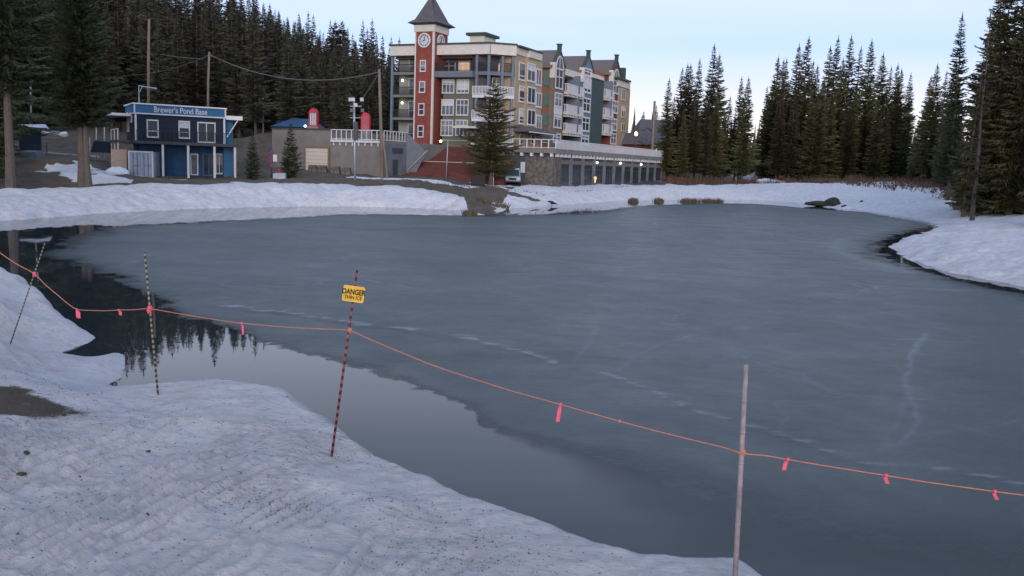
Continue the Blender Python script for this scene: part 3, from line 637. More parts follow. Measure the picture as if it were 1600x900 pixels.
# far background trees between the hotel and the clump, and behind the clumps
for i in range(26):
    x = 984+i*20+random.uniform(-7, 7); ty = np.interp(x, [980,1000,1030,1150,1190,1230,1430,1500], [190,180,165,205,235,170,215,150])+random.uniform(-8, 10)
    tree_px('spire', x, ty, random.uniform(215, 245), 'fir_tree', 'small distant fir seen low behind the tree clumps across the pond', 'distant firs across the pond', 1.35)
# foreground-side single trees in front of the hotel and the parkade
bt = tree_px('bushy', 772, 122, 101, 'spruce_tree', 'bushy spruce with wide uneven boughs in front of the hotel corner', None, 1.28)
tree_px('young', 453, 190, 92, 'spruce_tree', 'small dense spruce in front of the grey parkade wall', None, .95)
tree_px('young', 394, 203, 91, 'spruce_tree', 'small thin spruce right of the blue building', None, .8)
# two-stemmed big tree by the snow bank, left
for k, (bx, tx, ty, wd, lab) in enumerate(((128,126,-75,1.0,'big dark conifer by the left snow bank, left trunk of the close pair'), (138,146,-55,.9,'big dark conifer by the left snow bank, right trunk of the close pair'))):
    b = at_d(bx, 290, 67); tree('big', (b.x, b.y, hgt(b.x, b.y)-.1), at_d(tx, ty, b.y).z-hgt(b.x, b.y), 'conifer_tree', lab, 'pair of big conifers by the left snow bank', wd)
KIND['bigd'] = [(conifer_mesh('crown', 991, 20, 4.6, base=.08, nm=NG, gap=.12, droop=.5, dens=1.1, ragged=.35, taper=.55, step=.0125, leaf=.62), KIND['big'][0][1], 20)]
b = at_d(18, 290, 64); tree('big', (b.x, b.y, hgt(b.x, b.y)-.1), 23, 'conifer_tree', 'very dark tall conifer with bare lower trunk at the left edge', None, .85)
b = at_d(-22, 290, 66); tree('bigd', (b.x, b.y, hgt(b.x, b.y)-.1), 15, 'conifer_tree', 'dark conifer with boughs down to the ground, cut by the left edge', None, .62)
for i, (x, D, H) in enumerate(((-45,78,26),(-110,74,24),(-190,72,25),(-270,70,24),(-360,74,26),(-60,95,27),(60,140,26),(-150,100,26),(20,150,27),(215,150,27),(-230,95,26),(-330,95,28))):
    p = px_d(x, D); tree(['bigd', 'forest'][i % 2], (p.x, p.y, hgt(p.x, p.y)-.1), H, 'conifer_tree', 'tall dark conifer in the shade at the far left behind the snow bank', 'dark conifers at the far left', .9)
# skyline of the hillside forest
S = [(416,20),(431,14),(443,30),(450,26),(458,32),(468,20),(471,24),(482,17),(489,22),(501,46),(508,50),(516,31),(523,32),(534,31),(543,42),(552,52),(569,31),(575,44),(582,29),(590,52),(598,55),(609,57),(623,58)]
for i, (x, y) in enumerate(S):
    tree_px('pine' if i in (12, 13) else 'forest', x, y, 215-i*1.0, 'fir_tree', 'dark conifer breaking the skyline of the wooded hillside left of the hotel', 'skyline conifers on the hillside', .9)
n = 0
GX = []
for row, D in enumerate((128, 140, 153, 168, 184, 200, 217, 236)):
    m_ = (22, 24, 26, 28, 30, 34, 36, 38)[row] if row < 8 else 40
    for j in range(m_):
        x = -60+(j+.5*(row % 2)+random.uniform(-.35, .35))*690/m_; d = D+random.uniform(-5, 5)
        lim = np.interp(x, [-200,130,225,255,380,430,500,560,610,640], [-160,-120,-80,-40,-26,12,55,60,75,95])+random.uniform(0, 26 if row < 4 else 7)
        if d < 149 and x < 175+random.uniform(-20, 20): continue
        p = px_d(x, d); z = hgt(p.x, p.y); H = random.uniform(14, 23) if row < 5 else random.uniform(22, 32)
        zt = at_d(x, lim, d).z-z
        H = min(H, zt)
        if H < 6: continue
        tree('forest', (p.x, p.y, z-.2), H, 'fir_tree', 'dark conifer among the dense trees of the hillside behind the blue building and parkade', 'conifers of the hillside forest', random.uniform(.95, 1.3)); n += 1
# lower firs at the foot of the forest
print('forest', n)
# the far wood that closes the horizon beyond the hillside, read as one mass
def far_wood():
    r = random.Random(5); mb = MB()
    for i in range(1500):
        a = r.uniform(-1.2, 1.0); rr = r.uniform(300, 560); x, y = rr*math.sin(a), rr*math.cos(a); z = float(height(np.array([x]), np.array([y]), False)[0]) if rr < 320 else None
        px_ = 800+1400*math.tan(a)
        if -150 < px_ < 960: continue
        gz = np.interp(px_, [-900,0,400,620,1000,1600], [44,44,38,14,8,10])
        H = r.uniform(12, 18); w_ = H*.10
        for q in range(7):
            z0 = gz+H*q/8; w2 = w_*(1-q/7.6)
            mb.add([(x-w2, y, z0), (x, y-w2, z0-.4), (x+w2, y, z0), (x, y+w2, z0-.3), (x, y, z0+H*.3)], [(0, 1, 4), (1, 2, 4), (2, 3, 4), (3, 0, 4)])
    tag(mb.build('distant_wood', NF), 'distant dark wood closing the horizon behind the hillside and clumps', 'wood', None, 'stuff')
# brown leafless undergrowth along the far banks
def undergrowth():
    r = random.Random(11); mb = MB(); L = []
    for i in range(3600):
        x = r.uniform(1035, 1520); D = np.interp(x, [1035,1100,1200,1350,1440,1500,1520], [141,148,164,142,126,106,92])+r.uniform(-2, 22); L.append((x, D+r.uniform(0, 6)*(x > 1400), (.35+1.5*r.random()**2)*(.8 if x > 1350 else 1)))
    for i in range(700):
        x = r.uniform(1530, 1680); L.append((x, r.uniform(84, 100), r.uniform(.5, 1.8)))
    for i in range(260):
        x = r.uniform(640, 1050); L.append((x, np.interp(x, [640,850,1050], [94,97,140])+r.uniform(-1, 1), r.uniform(.06, .18)))
    P = [px_d(a, b) for a, b, c in L]; Zs = height(np.array([p.x for p in P]), np.array([p.y for p in P]), False)
    for (x, D, h), p, z in zip(L, P, Zs):
        for k in range(4):
            a = r.uniform(0, 6.28); s = h*.8; tx, ty = p.x+math.cos(a)*s*r.random(), p.y+math.sin(a)*s*r.random(); w_ = .02+.015*h
            mb.add([(p.x-w_, p.y, z-.1), (p.x+w_, p.y, z-.1), (tx, ty, z+h*r.uniform(.6, 1))], [(0, 1, 2)], 0 if k < 3 else 1)
    tag(mb.build('undergrowth', [mat('red_brown_twigs', (.095, .055, .040), .9, .35, .4), mat('dry_grass', (.14, .105, .06), .9, .3)]), 'leafless red-brown brush and dry grass under the trees across the pond', 'brush', None, 'stuff')
far_wood(); undergrowth()
# ------------------------------------------------ building materials
M = {}
def mk(k, *a, **kw): M[k] = mat(k, *a, **kw)
mk('red_siding', (.235, .062, .046), .8, .12, 1.2); mk('cream_trim', (.62, .58, .52), .7, .06, 2); mk('white_paint', (.62, .62, .64), .6, .06, 3)
mk('olive_siding', (.135, .135, .095), .85, .1, 1.5, stretch=(.3, .3, 8)); mk('sage_siding', (.27, .30, .25), .85, .08, 1.5, stretch=(.3, .3, 8)); mk('dark_grey', (.06, .062, .068), .6, .1, 2)
mk('tan_stucco', (.40, .31, .20), .9, .08, 1.5); mk('terracotta', (.30, .13, .075), .85, .1, 2); mk('shutter_green', (.12, .19, .15), .7, .1, 2); mk('slate_blue', (.15, .19, .24), .8, .08, 1.5)
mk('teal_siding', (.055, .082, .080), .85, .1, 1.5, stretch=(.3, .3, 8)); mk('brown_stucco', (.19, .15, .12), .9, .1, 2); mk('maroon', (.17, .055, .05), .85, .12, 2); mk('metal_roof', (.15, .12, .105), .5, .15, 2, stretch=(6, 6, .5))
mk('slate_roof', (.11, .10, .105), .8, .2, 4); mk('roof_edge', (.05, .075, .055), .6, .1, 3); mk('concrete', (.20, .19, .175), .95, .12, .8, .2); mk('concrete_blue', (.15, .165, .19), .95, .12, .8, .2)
mk('rail_dark', (.03, .032, .035), .5, .1, 3); mk('stone', (.125, .112, .10), .95, .35, 2.5, .5); mk('stair_red', (.115, .042, .036), .85, .15, 1.5); mk('navy_siding', (.018, .026, .045), .8, .15, 2, stretch=(.3, .3, 10))
mk('blue_fascia', (.035, .13, .26), .7, .08, 2); mk('blue_wall', (.02, .065, .15), .75, .15, 2); mk('beige_panel', (.52, .40, .31), .85, .08, 2); mk('container_grey', (.34, .38, .45), .6, .1, 2); mk('garage_cream', (.60, .52, .43), .7, .06, 3, stretch=(.2, .2, 6))
mk('booth_red', (.55, .015, .05), .5, .1, 3); mk('pole_wood', (.20, .165, .13), .95, .25, 5, .4, stretch=(2, 2, .3)); mk('galvanised', (.42, .44, .47), .45, .1, 5, metal=.5); mk('snow_old', (.72, .73, .78), .85, .06, 5, .5)
mk('roof_blue', (.035, .085, .17), .6, .1, 3); mk('curtain', (.55, .56, .58), .9, .1, 3); mk('black', (.012, .012, .013), .6, .1, 3); mk('rubber', (.02, .02, .022), .8, .1, 3); mk('rock', (.16, .15, .145), .95, .3, 3, .6); mk('mossy_rock', (.05, .05, .03), .95, .4, 4, .6)
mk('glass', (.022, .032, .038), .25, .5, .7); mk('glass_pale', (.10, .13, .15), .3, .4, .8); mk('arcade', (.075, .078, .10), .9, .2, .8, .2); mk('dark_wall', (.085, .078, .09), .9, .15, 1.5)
mk('lit_glass', (.6, .4, .25), .5, .3, 1, emit=(1, .62, .42), es=.42); mk('lamp_green', (.8, 1, .9), .4, .02, 1, emit=(.55, 1, .75), es=3); mk('lamp_warm', (1, .7, .4), .4, .02, 1, emit=(1, .55, .2), es=4); mk('lamp_white', (1, 1, .9), .4, .02, 1, emit=(1, .97, .8), es=2.2)
mk('lamp_yellow', (1, .95, .5), .4, .02, 1, emit=(1, .95, .35), es=3)
for k in ('glass', 'glass_pale'): M[k].node_tree.nodes['Principled BSDF'].inputs['Specular IOR Level'].default_value = .5

def rail(F, mb, a0, a1, z0, z1, d, sp=.35, mi=0, post=.05):
    F.box(mb, a0, a1, z1-.09, z1, d-.05, d+.05, mi); F.box(mb, a0, a1, z0+.06, z0+.13, d-.03, d+.03, mi)
    n = max(2, int((a1-a0)/sp))
    for i in range(n+1):
        a = a0+(a1-a0)*i/n; F.box(mb, a-post/2, a+post/2, z0, z1-.095, d-.025, d+.025, mi)
WR = random.Random(21); mk('blind_grey', (.22, .23, .25), .9, .15, 2)
def window(F, par, a0, a1, z0, z1, d, nx=2, transom=.0, glass='glass', frame='white_paint', t=.09, name='window', sill=True, blind=False, label=None):
    if a1 < a0: a0, a1 = a1, a0
    fr = MB(); e = .07
    F.box(fr, a0-t, a1+t, z1, z1+t*1.2, d, d+e+.03); F.box(fr, a0-t, a1+t, z0-t*(1.4 if sill else 1), z0, d, d+e+(.06 if sill else 0))
    F.box(fr, a0-t, a0, z0, z1, d, d+e); F.box(fr, a1, a1+t, z0, z1, d, d+e)
    for i in range(1, nx): a = a0+(a1-a0)*i/nx; F.box(fr, a-t*.4, a+t*.4, z0, z1, d, d+e-.012)
    if transom: zt = z0+(z1-z0)*transom; F.box(fr, a0, a1, zt-t*.4, zt+t*.4, d, d+e-.024)
    w_ = fr.build(name, M[frame], par)
    if label: w_['label'] = label
    g = MB(); F.box(g, a0+.004, a1-.004, z0+.004, z1-.004, d-.05, d+.025); g.build('pane', M[glass], w_)
    if glass.startswith('glass') and name == 'window' and WR.random() < .5:
        bl = MB(); k = WR.choice((.25, .4, .55, .8)); F.box(bl, a0+.03, a1-.03, z1-(z1-z0)*k, z1-.01, d+.026, d+.034); bl.build('blind', M[WR.choice(('curtain', 'blind_grey', 'blind_grey'))], w_)
    return w_
def px_window(F, par, x0, y0, x1, y1, d, **kw):
    xm, ym = (x0+x1)/2, (y0+y1)/2
    a0, _ = F.pick(x0, ym, d); a1, _ = F.pick(x1, ym, d); _, z1 = F.pick(xm, y0, d); _, z0 = F.pick(xm, y1, d)
    return window(F, par, a0, a1, z0, z1, d, **kw)

# ------------------------------------------------ the hotel
AU = math.atan2(-.411, .911); AW = math.atan2(.911, .411); AC = math.atan2(.354, .935)
FL = Frame(px_d(660, 119), AU)                  # long face towards the pond
FW = Frame(px_d(800, 116), AW)                        # wing running away to the right
hotel = empty('hotel_building', (*px_d(700, 121), 6.4), 'five storey hotel with red clock tower, white fascia and gabled wing across the pond', 'building')
Z0, ZT = 5.2, 18.5
S = lambda px, y=150: FL.pick(px, y)[0]
Wd = lambda px, y=150, d=0: FW.pick(px, y, d)[0]
FLOORS = [7.55, 10.55, 13.5, 16.4]
sL, sT0, sT1, sO0, sR = S(611, 90), FL.pick(648, 90, 1)[0], FL.pick(677.5, 90, 1)[0], S(690, 170), S(766, 90)
# body of the left block
b = MB(); FL.box(b, sL+.3, sT0+.2, Z0, ZT, -14, -1.7); b.build('wall', M['sage_siding'], hotel)['label'] = 'pale sage wall left of the clock tower'
b = MB(); FL.box(b, sO0-.1, S(744, 170), Z0, FLOORS[3], -14, -.5); b.build('wall', M['olive_siding'], hotel)['label'] = 'olive wall right of the clock tower'
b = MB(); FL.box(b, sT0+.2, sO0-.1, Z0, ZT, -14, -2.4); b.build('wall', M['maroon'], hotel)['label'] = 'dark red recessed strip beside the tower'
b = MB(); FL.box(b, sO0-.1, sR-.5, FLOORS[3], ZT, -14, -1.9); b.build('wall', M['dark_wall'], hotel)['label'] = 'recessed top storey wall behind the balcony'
# corner block, with chamfer
c1 = Vector(FL.P(sR, 0, 0)[:2]); c2 = px_d(800, 116)
FC = Frame(c1, math.atan2((c2-c1).y, (c2-c1).x)); LC = (c2-c1).length
b = MB(); FL.box(b, S(744, 170), sR-1.0, Z0, FLOORS[3], -14, -1.8); b.build('wall', M['brown_stucco'], hotel)['label'] = 'wall of the corner behind the balconies'
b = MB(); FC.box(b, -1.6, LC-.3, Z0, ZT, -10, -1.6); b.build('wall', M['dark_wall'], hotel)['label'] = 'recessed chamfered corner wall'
# fascia, one part
b = MB(); FL.box(b, sL, sT0-.02, ZT, 19.75, -14, .25); FL.box(b, sT1+.02, sR, ZT, 19.75, -14, .25); FC.box(b, .02, LC, ZT-.02, 19.74, -12, .25)
b.build('fascia', M['cream_trim'], hotel)
b = MB(); FL.box(b, sL-.15, sT0-.02, 19.751, 19.95, -14.2, .42); FL.box(b, sT1+.02, sR, 19.751, 19.95, -14.2, .42); FC.box(b, .02, LC+.1, 19.75, 19.94, -12, .42)
b.build('roof_edge', M['roof_edge'], hotel)
# posts on the left edge and at the corner
for F_, a, nm in ((FL, sL+.15, 0), (FL, S(744, 130), 0), (FL, sR-.2, 0), (FC, LC-.3, 0), (FC, LC*.5, 0)):
    q = MB(); F_.box(q, a-.16, a+.16, Z0+1.2, ZT, -.35, .0 if nm else -.03); q.build('post', M['slate_blue'], hotel)
# balconies left of the tower
for i, z in enumerate(FLOORS):
    m_ = MB(); FL.box(m_, sL+.32, sT0, z-.32, z, -1.69, -.1, 0)
    bal = m_.build('balcony', M['concrete'], hotel)
    r_ = MB(); rail(FL, r_, sL+.34, sT0-.05, z, z+1.05, -.2, .16, post=.05); r_.build('railing', M['rail_dark'], bal)
    a = S(634, 130); window(FL, hotel, a-.45, a+.45, z+.02, z+2.15, -1.69, 1, .45, 'glass_pale', name='door', sill=False)
    a2 = S(619, 130); g = MB()
    if i in (1, 2): c = FL.P(a2, z+2.0, -1.55); g.lathe(c[0], c[1], [(.05, c[2]-.14), (.13, c[2]-.06), (.13, c[2]+.06), (.05, c[2]+.14)], 8); g.build('wall_lamp', M['lamp_white'], hotel)
# tower
b = MB(); _, zc0 = FL.pick(662, 49.5, 1); FL.box(b, sT0, sT1, Z0, zc0, -2.6, 1.0); tower = b.build('tower', M['red_siding'], hotel)
b = MB()
for a in (sT0+.02, sT1-.2): FL.box(b, a, a+.18, Z0+1.6, zc0, 1.001, 1.06)
FL.box(b, sT1+.001, sT1+.06, Z0+1.6, zc0, .82, 1.06); FL.box(b, sT0+.2, sT1-.2, 6.9, 7.15, 1.001, 1.07)
b.build('corner_trim', M['cream_trim'], tower)
_, zc0 = FL.pick(662, 49.5, 1); _, zc1 = FL.pick(662, 39, 1)
b = MB(); FL.box(b, sT0-.12, sT1+.12, zc0, zc1, -2.72, 1.14); b.build('cornice', M['cream_trim'], tower)
b = MB(); e0 = .75; zs = zc1
def ringP(k, z): return [FL.P(sT0-k, z, -2.6-k), FL.P(sT0-k, z, 1.0+k), FL.P(sT1+k, z, 1.0+k), FL.P(sT1+k, z, -2.6-k)]
b.hexa(ringP(.12, zs+.003)+ringP(e0, zs+.22)); b.hexa(ringP(e0+.02, zs+.223)+ringP(.05, zs+.75)); b.hexa(ringP(.05, zs+.751)+ringP(-1.55, zs+4.2)); b.build('tower_roof', M['slate_roof'], tower)
for y0, y1 in ((95.5, 110.5), (128.5, 143.5), (163, 179), (197.5, 213)): px_window(FL, hotel, 657.5-(y0-95)*.035, y0, 664.5-(y0-95)*.035, y1, 1.0, nx=1, transom=.5, t=.11)
# clocks
def clock(cen, u, n, r_):
    u = Vector((u.x, u.y, 0)); n = Vector((n.x, n.y, 0)); up = Vector((0, 0, 1)); cen = Vector(cen)
    def disc(mb, r0, r1, d, N=32):
        vs = []
        for k in range(N):
            a = 2*math.pi*k/N; e = u*math.cos(a)+up*math.sin(a)
            vs += [cen+e*r0+n*.0, cen+e*r1+n*.0, cen+e*r1+n*d, cen+e*r0+n*d]
        fs = []
        for k in range(N):
            q, w2 = 4*k, 4*((k+1) % N); fs += [(q+3, q+2, w2+2, w2+3), (q+1, w2+1, w2+2, q+2), (q, q+3, w2+3, w2)]
        mb.add(vs, fs)
    rim = MB(); disc(rim, r_*.82, r_, .12); c = rim.build('clock', M['white_paint'], hotel)
    di = MB(); disc(di, 0.001, r_*.60, .05); di.build('dial', M['curtain'], c)
    dk = MB(); disc(dk, r_*.60, r_*.82, .06); dk.build('chapter_ring', M['slate_blue'], c)
    tk = MB()
    for k in range(12):
        a = math.pi*k/6; e = u*math.sin(a)+up*math.cos(a); f = u*math.cos(a)-up*math.sin(a); w_ = .035*r_*(1.8 if k % 3 == 0 else 1)
        p0, p1 = cen+e*r_*.62, cen+e*r_*.79
        tk.hexa([p0-f*w_+n*.03, p0+f*w_+n*.03, p1+f*w_+n*.03, p1-f*w_+n*.03, p0-f*w_+n*.085, p0+f*w_+n*.085, p1+f*w_+n*.085, p1-f*w_+n*.085])
    tk.build('hour_mark', M['white_paint'], c)
    for ang, ln, wd in ((R(241), .36, .06), (R(2), .55, .045)):
        h_ = MB(); e = u*math.sin(ang)+up*math.cos(ang); f = u*math.cos(ang)-up*math.sin(ang); p0, p1 = cen-e*r_*.1, cen+e*r_*ln; w_ = wd*r_
        h_.hexa([p0-f*w_+n*.051, p0+f*w_+n*.051, p1+f*w_*.5+n*.051, p1-f*w_*.5+n*.051, p0-f*w_+n*.10, p0+f*w_+n*.10, p1+f*w_*.5+n*.10, p1-f*w_*.5+n*.10]); h_.build('clock_hand', M['black'], c)
a, z = FL.pick(662.5, 63, 1.0); clock(FL.P((sT0+sT1)/2, z, 1.001), FL.u, FL.n, .92)
FT = Frame(Vector(FL.P(sT1, 0, 1.0)[:2]), AW); a, zz = FT.pick(689, 64); clock(FT.P(1.75, z, .001), FT.u, FT.n, .92)
# top balcony right of the tower with dark rails
z = FLOORS[3]; m_ = MB(); FL.box(m_, sT1+.01, S(742, 110), z-.75, z, -1.89, .7); bal = m_.build('balcony', M['concrete_blue'], hotel)
r_ = MB(); rail(FL, r_, sT1+.05, S(742, 110), z+.01, z+1.15, .6, .17, post=.06); r_.build('railing', M['rail_dark'], bal)
m_ = MB(); FL.box(m_, S(742, 110), sR-.02, z-.45, z, -2.2, -.05); bal = m_.build('balcony', M['concrete_blue'], hotel); r_ = MB(); rail(FL, r_, S(742, 110)+.1, sR-.3, z+.01, z+1.15, -.15, .17, post=.06); r_.build('railing', M['rail_dark'], bal)
m_ = MB(); FC.box(m_, .03, LC, z-.45, z, -1.59, -.05); bal = m_.build('balcony', M['concrete_blue'], hotel); r_ = MB(); rail(FC, r_, .1, LC-.1, z+.01, z+1.15, -.15, .17, post=.06); r_.build('railing', M['rail_dark'], bal)
px_window(FL, hotel, 692, 98, 711, 115, -1.89, nx=2, transom=.7, glass='glass')
px_window(FL, hotel, 717, 97, 734, 116, -1.89, nx=2, transom=.75, glass='lit_glass', label='window lit warm on the top storey')
px_window(FC, hotel, 779, 101, 786, 117, -1.59, nx=1, glass='lit_glass', label='window lit warm at the top corner')
px_window(FC, hotel, 789, 103, 794, 116, -1.59, nx=1, glass='lit_glass', label='window lit warm at the top corner')
# olive wall windows
for (y0, y1), sh in (((125.5, 144.5), 1), ((156.5, 179), 0), ((188.5, 211), -1)):
    for x0, x1 in ((691, 708), (714, 731)):
        px_window(FL, hotel, x0+sh, y0, x1+sh, y1, -.5, nx=3, transom=.66, glass='glass_pale', t=.1)
for z in FLOORS[0:3]:
    m_ = MB(); FL.box(m_, S(738, 150), sR-.03, z-.35, z, -1.89, .05); FC.box(m_, .04, LC-.05, z-.36, z-.01, -1.59, .05); bal = m_.build('balcony', M['white_paint'], hotel)
    r_ = MB(); rail(FL, r_, S(738, 150), sR-.1, z+.01, z+1.1, 0, .2, post=.1); rail(FC, r_, .1, LC-.1, z+.01, z+1.1, -.02, .2, post=.1); r_.build('railing', M['white_paint'], bal)
    window(FL, hotel, S(750, 150), S(760, 150), z+.1, z+2.2, -1.89, 2, .7, 'glass'); window(FC, hotel, .8, LC-1, z+.1, z+2.2, -1.59, 3, .7, 'glass')
# roof block behind
b = MB(); q0, q1 = S(709, 70), S(743, 70); _, za = FL.pick(725, 68.5); _, zb = FL.pick(725, 60)
FL.box(b, q0+.5, q1-.9, 19.9, za+.5, -7, -4); rb = b.build('roof_house', M['red_siding'], hotel)
b = MB(); FL.box(b, q0+.3, q1-.7, za+.501, zb+.9, -7.2, -3.8); b.build('cornice', M['cream_trim'], rb)
b = MB(); FL.box(b, q0-.1, q1-.3, zb+.903, zb+1.25, -7.6, -3.4); b.build('roof_edge', M['roof_edge'], rb)
b = MB(); FL.box(b, sL+.1, sR-2, ZT-.3, ZT+1.0, -13.9, -1); FW.box(b, 3, 46, ZT-.3, ZT-.1, -13, -1); b.build('roof', M['metal_roof'], hotel)
# lower canopy roofs over the terrace
b = MB(); _, z1 = FL.pick(740, 200); FL.box(b, S(722, 200), S(762, 200), z1-.12, z1+.12, -.4, 2.4); cn = b.build('canopy', M['cream_trim'], hotel)

# ---- the wing
def wpx(px, y, d=0): return FW.pick(px, y, d)[0]
def wz(px, y): return FW.pick(px, y)[1]
def wblock(x0, x1, y, d, mk_, name='wall', z0=Z0, z1=ZT+.2, back=-12, label=None):
    b = MB(); FW.box(b, wpx(x0, y, d if d >= 0 else .3), wpx(x1, y, d)-.02, z0, z1, back, d); o = b.build(name, M[mk_], hotel)
    if label: o['label'] = label
    return o
wblock(804.5, 823, 150, .0, 'tan_stucco', label='tan bay at the near end of the wing')
wblock(822, 846, 150, .3, 'tan_stucco', label='tan bay front of the wing')
b = MB(); FW.box(b, -.02, wpx(822, 100), ZT+.21, 19.6, -12, .15); FW.box(b, wpx(822, 100)+.01, wpx(847, 100, .5), ZT+.21, 19.62, -12, .5); b.build('fascia', M['cream_trim'], hotel)
b = MB(); FW.box(b, -.1, wpx(848, 100, .6), 19.63, 19.8, -12, .65); b.build('roof_edge', M['roof_edge'], hotel)
for (y0, y1) in ((100, 124), (137, 158), (172, 192)):
    px_window(FW, hotel, 811.5, y0, 820, y1, .0, nx=1, transom=.22, t=.16); px_window(FW, hotel, 824.5, y0+1, 835.5, y1+2, .3, nx=2, t=.16); px_window(FW, hotel, 838, y0+10, 845, y1+8, .3, nx=2, glass='glass_pale', t=.16)
wblock(846, 864, 150, -.15, 'terracotta', z1=ZT-.8, label='terracotta strip with green shutters')
for (y0, y1) in ((113, 134), (146, 166), (177, 197), (210, 221)):
    b = MB(); a0, a1 = wpx(850, 140, -.1), wpx(861, 140, -.1); zt_, zb_ = wz(855, y0), wz(855, y1); FW.box(b, a0, a1, zb_, zt_, -.15, -.07); b.build('shutter', M['shutter_green'], hotel)
def gable(x0, x1, ytop, yeave, d, mk_, roofmk, depth, label, cap=.5):
    a0, a1 = wpx(x0, 150, d), wpx(x1, 150, d); am = (a0+a1)/2; zp = FW.pick((x0+x1)/2+3, ytop, d)[1]; ze = FW.pick(x0, yeave, d)[1]
    b = MB()
    fr = [FW.P(a0, Z0, d), FW.P(a1, Z0, d), FW.P(a1, ze, d), FW.P(am, zp, d), FW.P(a0, ze, d)]; bk = [FW.P(a0, Z0, -10), FW.P(a1, Z0, -10), FW.P(a1, ze, -10), FW.P(am, zp, -10), FW.P(a0, ze, -10)]
    b.add(fr+bk, [(0, 1, 2, 3, 4), (9, 8, 7, 6, 5), (0, 4, 9, 5), (1, 6, 7, 2), (0, 5, 6, 1), (4, 3, 8, 9), (3, 2, 7, 8)]); o = b.build('gable_wall', M[mk_], hotel); o['label'] = label
    r_ = MB(); t = .12
    for (A_, za_, B_, zb_) in ((a0-.5, ze-.5, am, zp+.06), (a1+.5, ze-.5, am, zp+.06)):
        r_.hexa([FW.P(A_, za_, -depth), FW.P(A_, za_, d-.1), FW.P(B_, zb_, d-.1), FW.P(B_, zb_, -depth), FW.P(A_, za_+t, -depth), FW.P(A_, za_+t, d-.1), FW.P(B_, zb_+t, d-.1), FW.P(B_, zb_+t, -depth)])
    rf = r_.build('gable_roof', M[roofmk], o)
    e = MB(); t = .16
    for A_, B_ in ((a0-.1, am), (a1+.1, am)):
        e.hexa([FW.P(A_, ze-.1, d-.35), FW.P(A_, ze-.1, d+.12), FW.P(B_, zp+.15, d+.12), FW.P(B_, zp+.15, d-.35), FW.P(A_, ze+t, d-.35), FW.P(A_, ze+t, d+.12), FW.P(B_, zp+t+.15, d+.12), FW.P(B_, zp+t+.15, d-.35)])
    e.build('coping', M['roof_edge'], o)
    c = MB(); FW.box(c, am-.22, am+.22, zp-.2, zp+.85, d-.4, d+.15); FW.box(c, am-.32, am+.32, zp+.852, zp+1.0, d-.5, d+.22); c.build('finial', M['roof_edge'], o)
    for A_ in (a0,):
        c = MB(); FW.box(c, A_-.15, A_+.3, ze-1.8, ze+.3, d-.5, d+.2); c.build('pilaster', M['cream_trim'], o)
    return o, am, a0, a1
def arch_window(par, a0, a1, z0, z1, d, frame='white_paint'):
    w_ = window(FW, par, a0, a1, z0, z1, d, 2, .6, 'glass', frame, .16)
    am = (a0+a1)/2; r1 = (a1-a0)/2+.16; r0 = r1-.17; N = 10; mb = MB(); g = MB(); vs = []; fs = []
    for k in range(N+1):
        t = math.pi*k/N
        for rr, dd in ((r0, 0), (r1, 0), (r1, .09), (r0, .09)): vs.append(FW.P(am+rr*math.cos(t), z1+.19+rr*math.sin(t)*1.25, d+dd))
    for k in range(N):
        q = 4*k; fs += [(q, q+4, q+5, q+1), (q+1, q+5, q+6, q+2), (q+2, q+6, q+7, q+3), (q+3, q+7, q+4, q)]
    mb.add(vs, fs); FW.box(mb, am-.06, am+.06, z1+.19, z1+.19+r0*1.2, d, d+.07); mb.build('arch_frame', M[frame], w_)
    g.add([FW.P(am+r0*math.cos(math.pi*k/N), z1+.19+r0*math.sin(math.pi*k/N)*1.25, d+.02) for k in range(N+1)], [tuple(range(N+1))]); g.build('arch_pane', M['glass'], w_)
G1, am1, a0, a1 = gable(863.5, 881, 80, 100, .45, 'brown_stucco', 'metal_roof', 9.5, 'olive brown gabled bay with white arched window')
wq = (a1-a0)
arch_window(hotel, a0+wq*.22, a1-wq*.2, wz(872, 138), wz(872, 110), .45)
for y0, y1 in ((148, 166), (180, 199), (211, 222)): window(FW, hotel, a0+wq*.22, a1-wq*.2, wz(872, y1), wz(872, y0), .45, 2, .65, 'glass_pale', t=.16)
b = MB(); FW.box(b, a0+wq*.15, a1-wq*.12, wz(872, 178), wz(872, 168.5), .451, .5); b.build('spandrel', M['white_paint'], hotel)
def balcony_bay(x0, x1, slabs, red, xs0, xs1):
    wblock(x0, x1, 150, -2.2, 'terracotta', z1=ZT-.9, label=red)
    a0, a1 = wpx(xs0, 150, .5), wpx(xs1, 150, .8)
    for y in slabs:
        z = wz((x0+x1)/2, y)
        m_ = MB(); FW.box(m_, a0, a1, z-.3, z, -2.2, .95)
        bal = m_.build('balcony', M['cream_trim'], hotel); bk = MB()
        for k in range(6): a = a0+(a1-a0)*(k+.5)/6; FW.box(bk, a-.12, a+.12, z-.6, z-.301, 0, .9)
        bk.build('bracket', M['cream_trim'], bal)
        r_ = MB(); rail(FW, r_, a0, a1, z+.005, z+1.15, .85, .32, post=.14); FE = Frame(Vector(FW.P(a0, 0, .85)[:2]), AW-math.pi/2); rail(FE, r_, -.9, 0, z+.005, z+1.15, .05, .3, post=.12)
        r_.build('railing', M['white_paint'], bal)
        window(FW, hotel, a0+.5, a0+2.4, z+.05, z+2.2, -2.199, 2, .8, 'glass', t=.12, name='door')
        b = MB(); FW.box(b, a0+(a1-a0)*.62, a0+(a1-a0)*.72, z, z+2.6, -1, .9); b.build('post', M['slate_blue'], bal)
balcony_bay(881, 908, (147, 178.5, 207), 'terracotta wall behind the white balconies', 883, 912)
b = MB(); FW.box(b, wpx(881, 120), wpx(908, 120), wz(895, 121), wz(895, 111), -2.2, .2); b.build('fascia', M['cream_trim'], hotel)['label'] = 'white fascia between the first two gables'
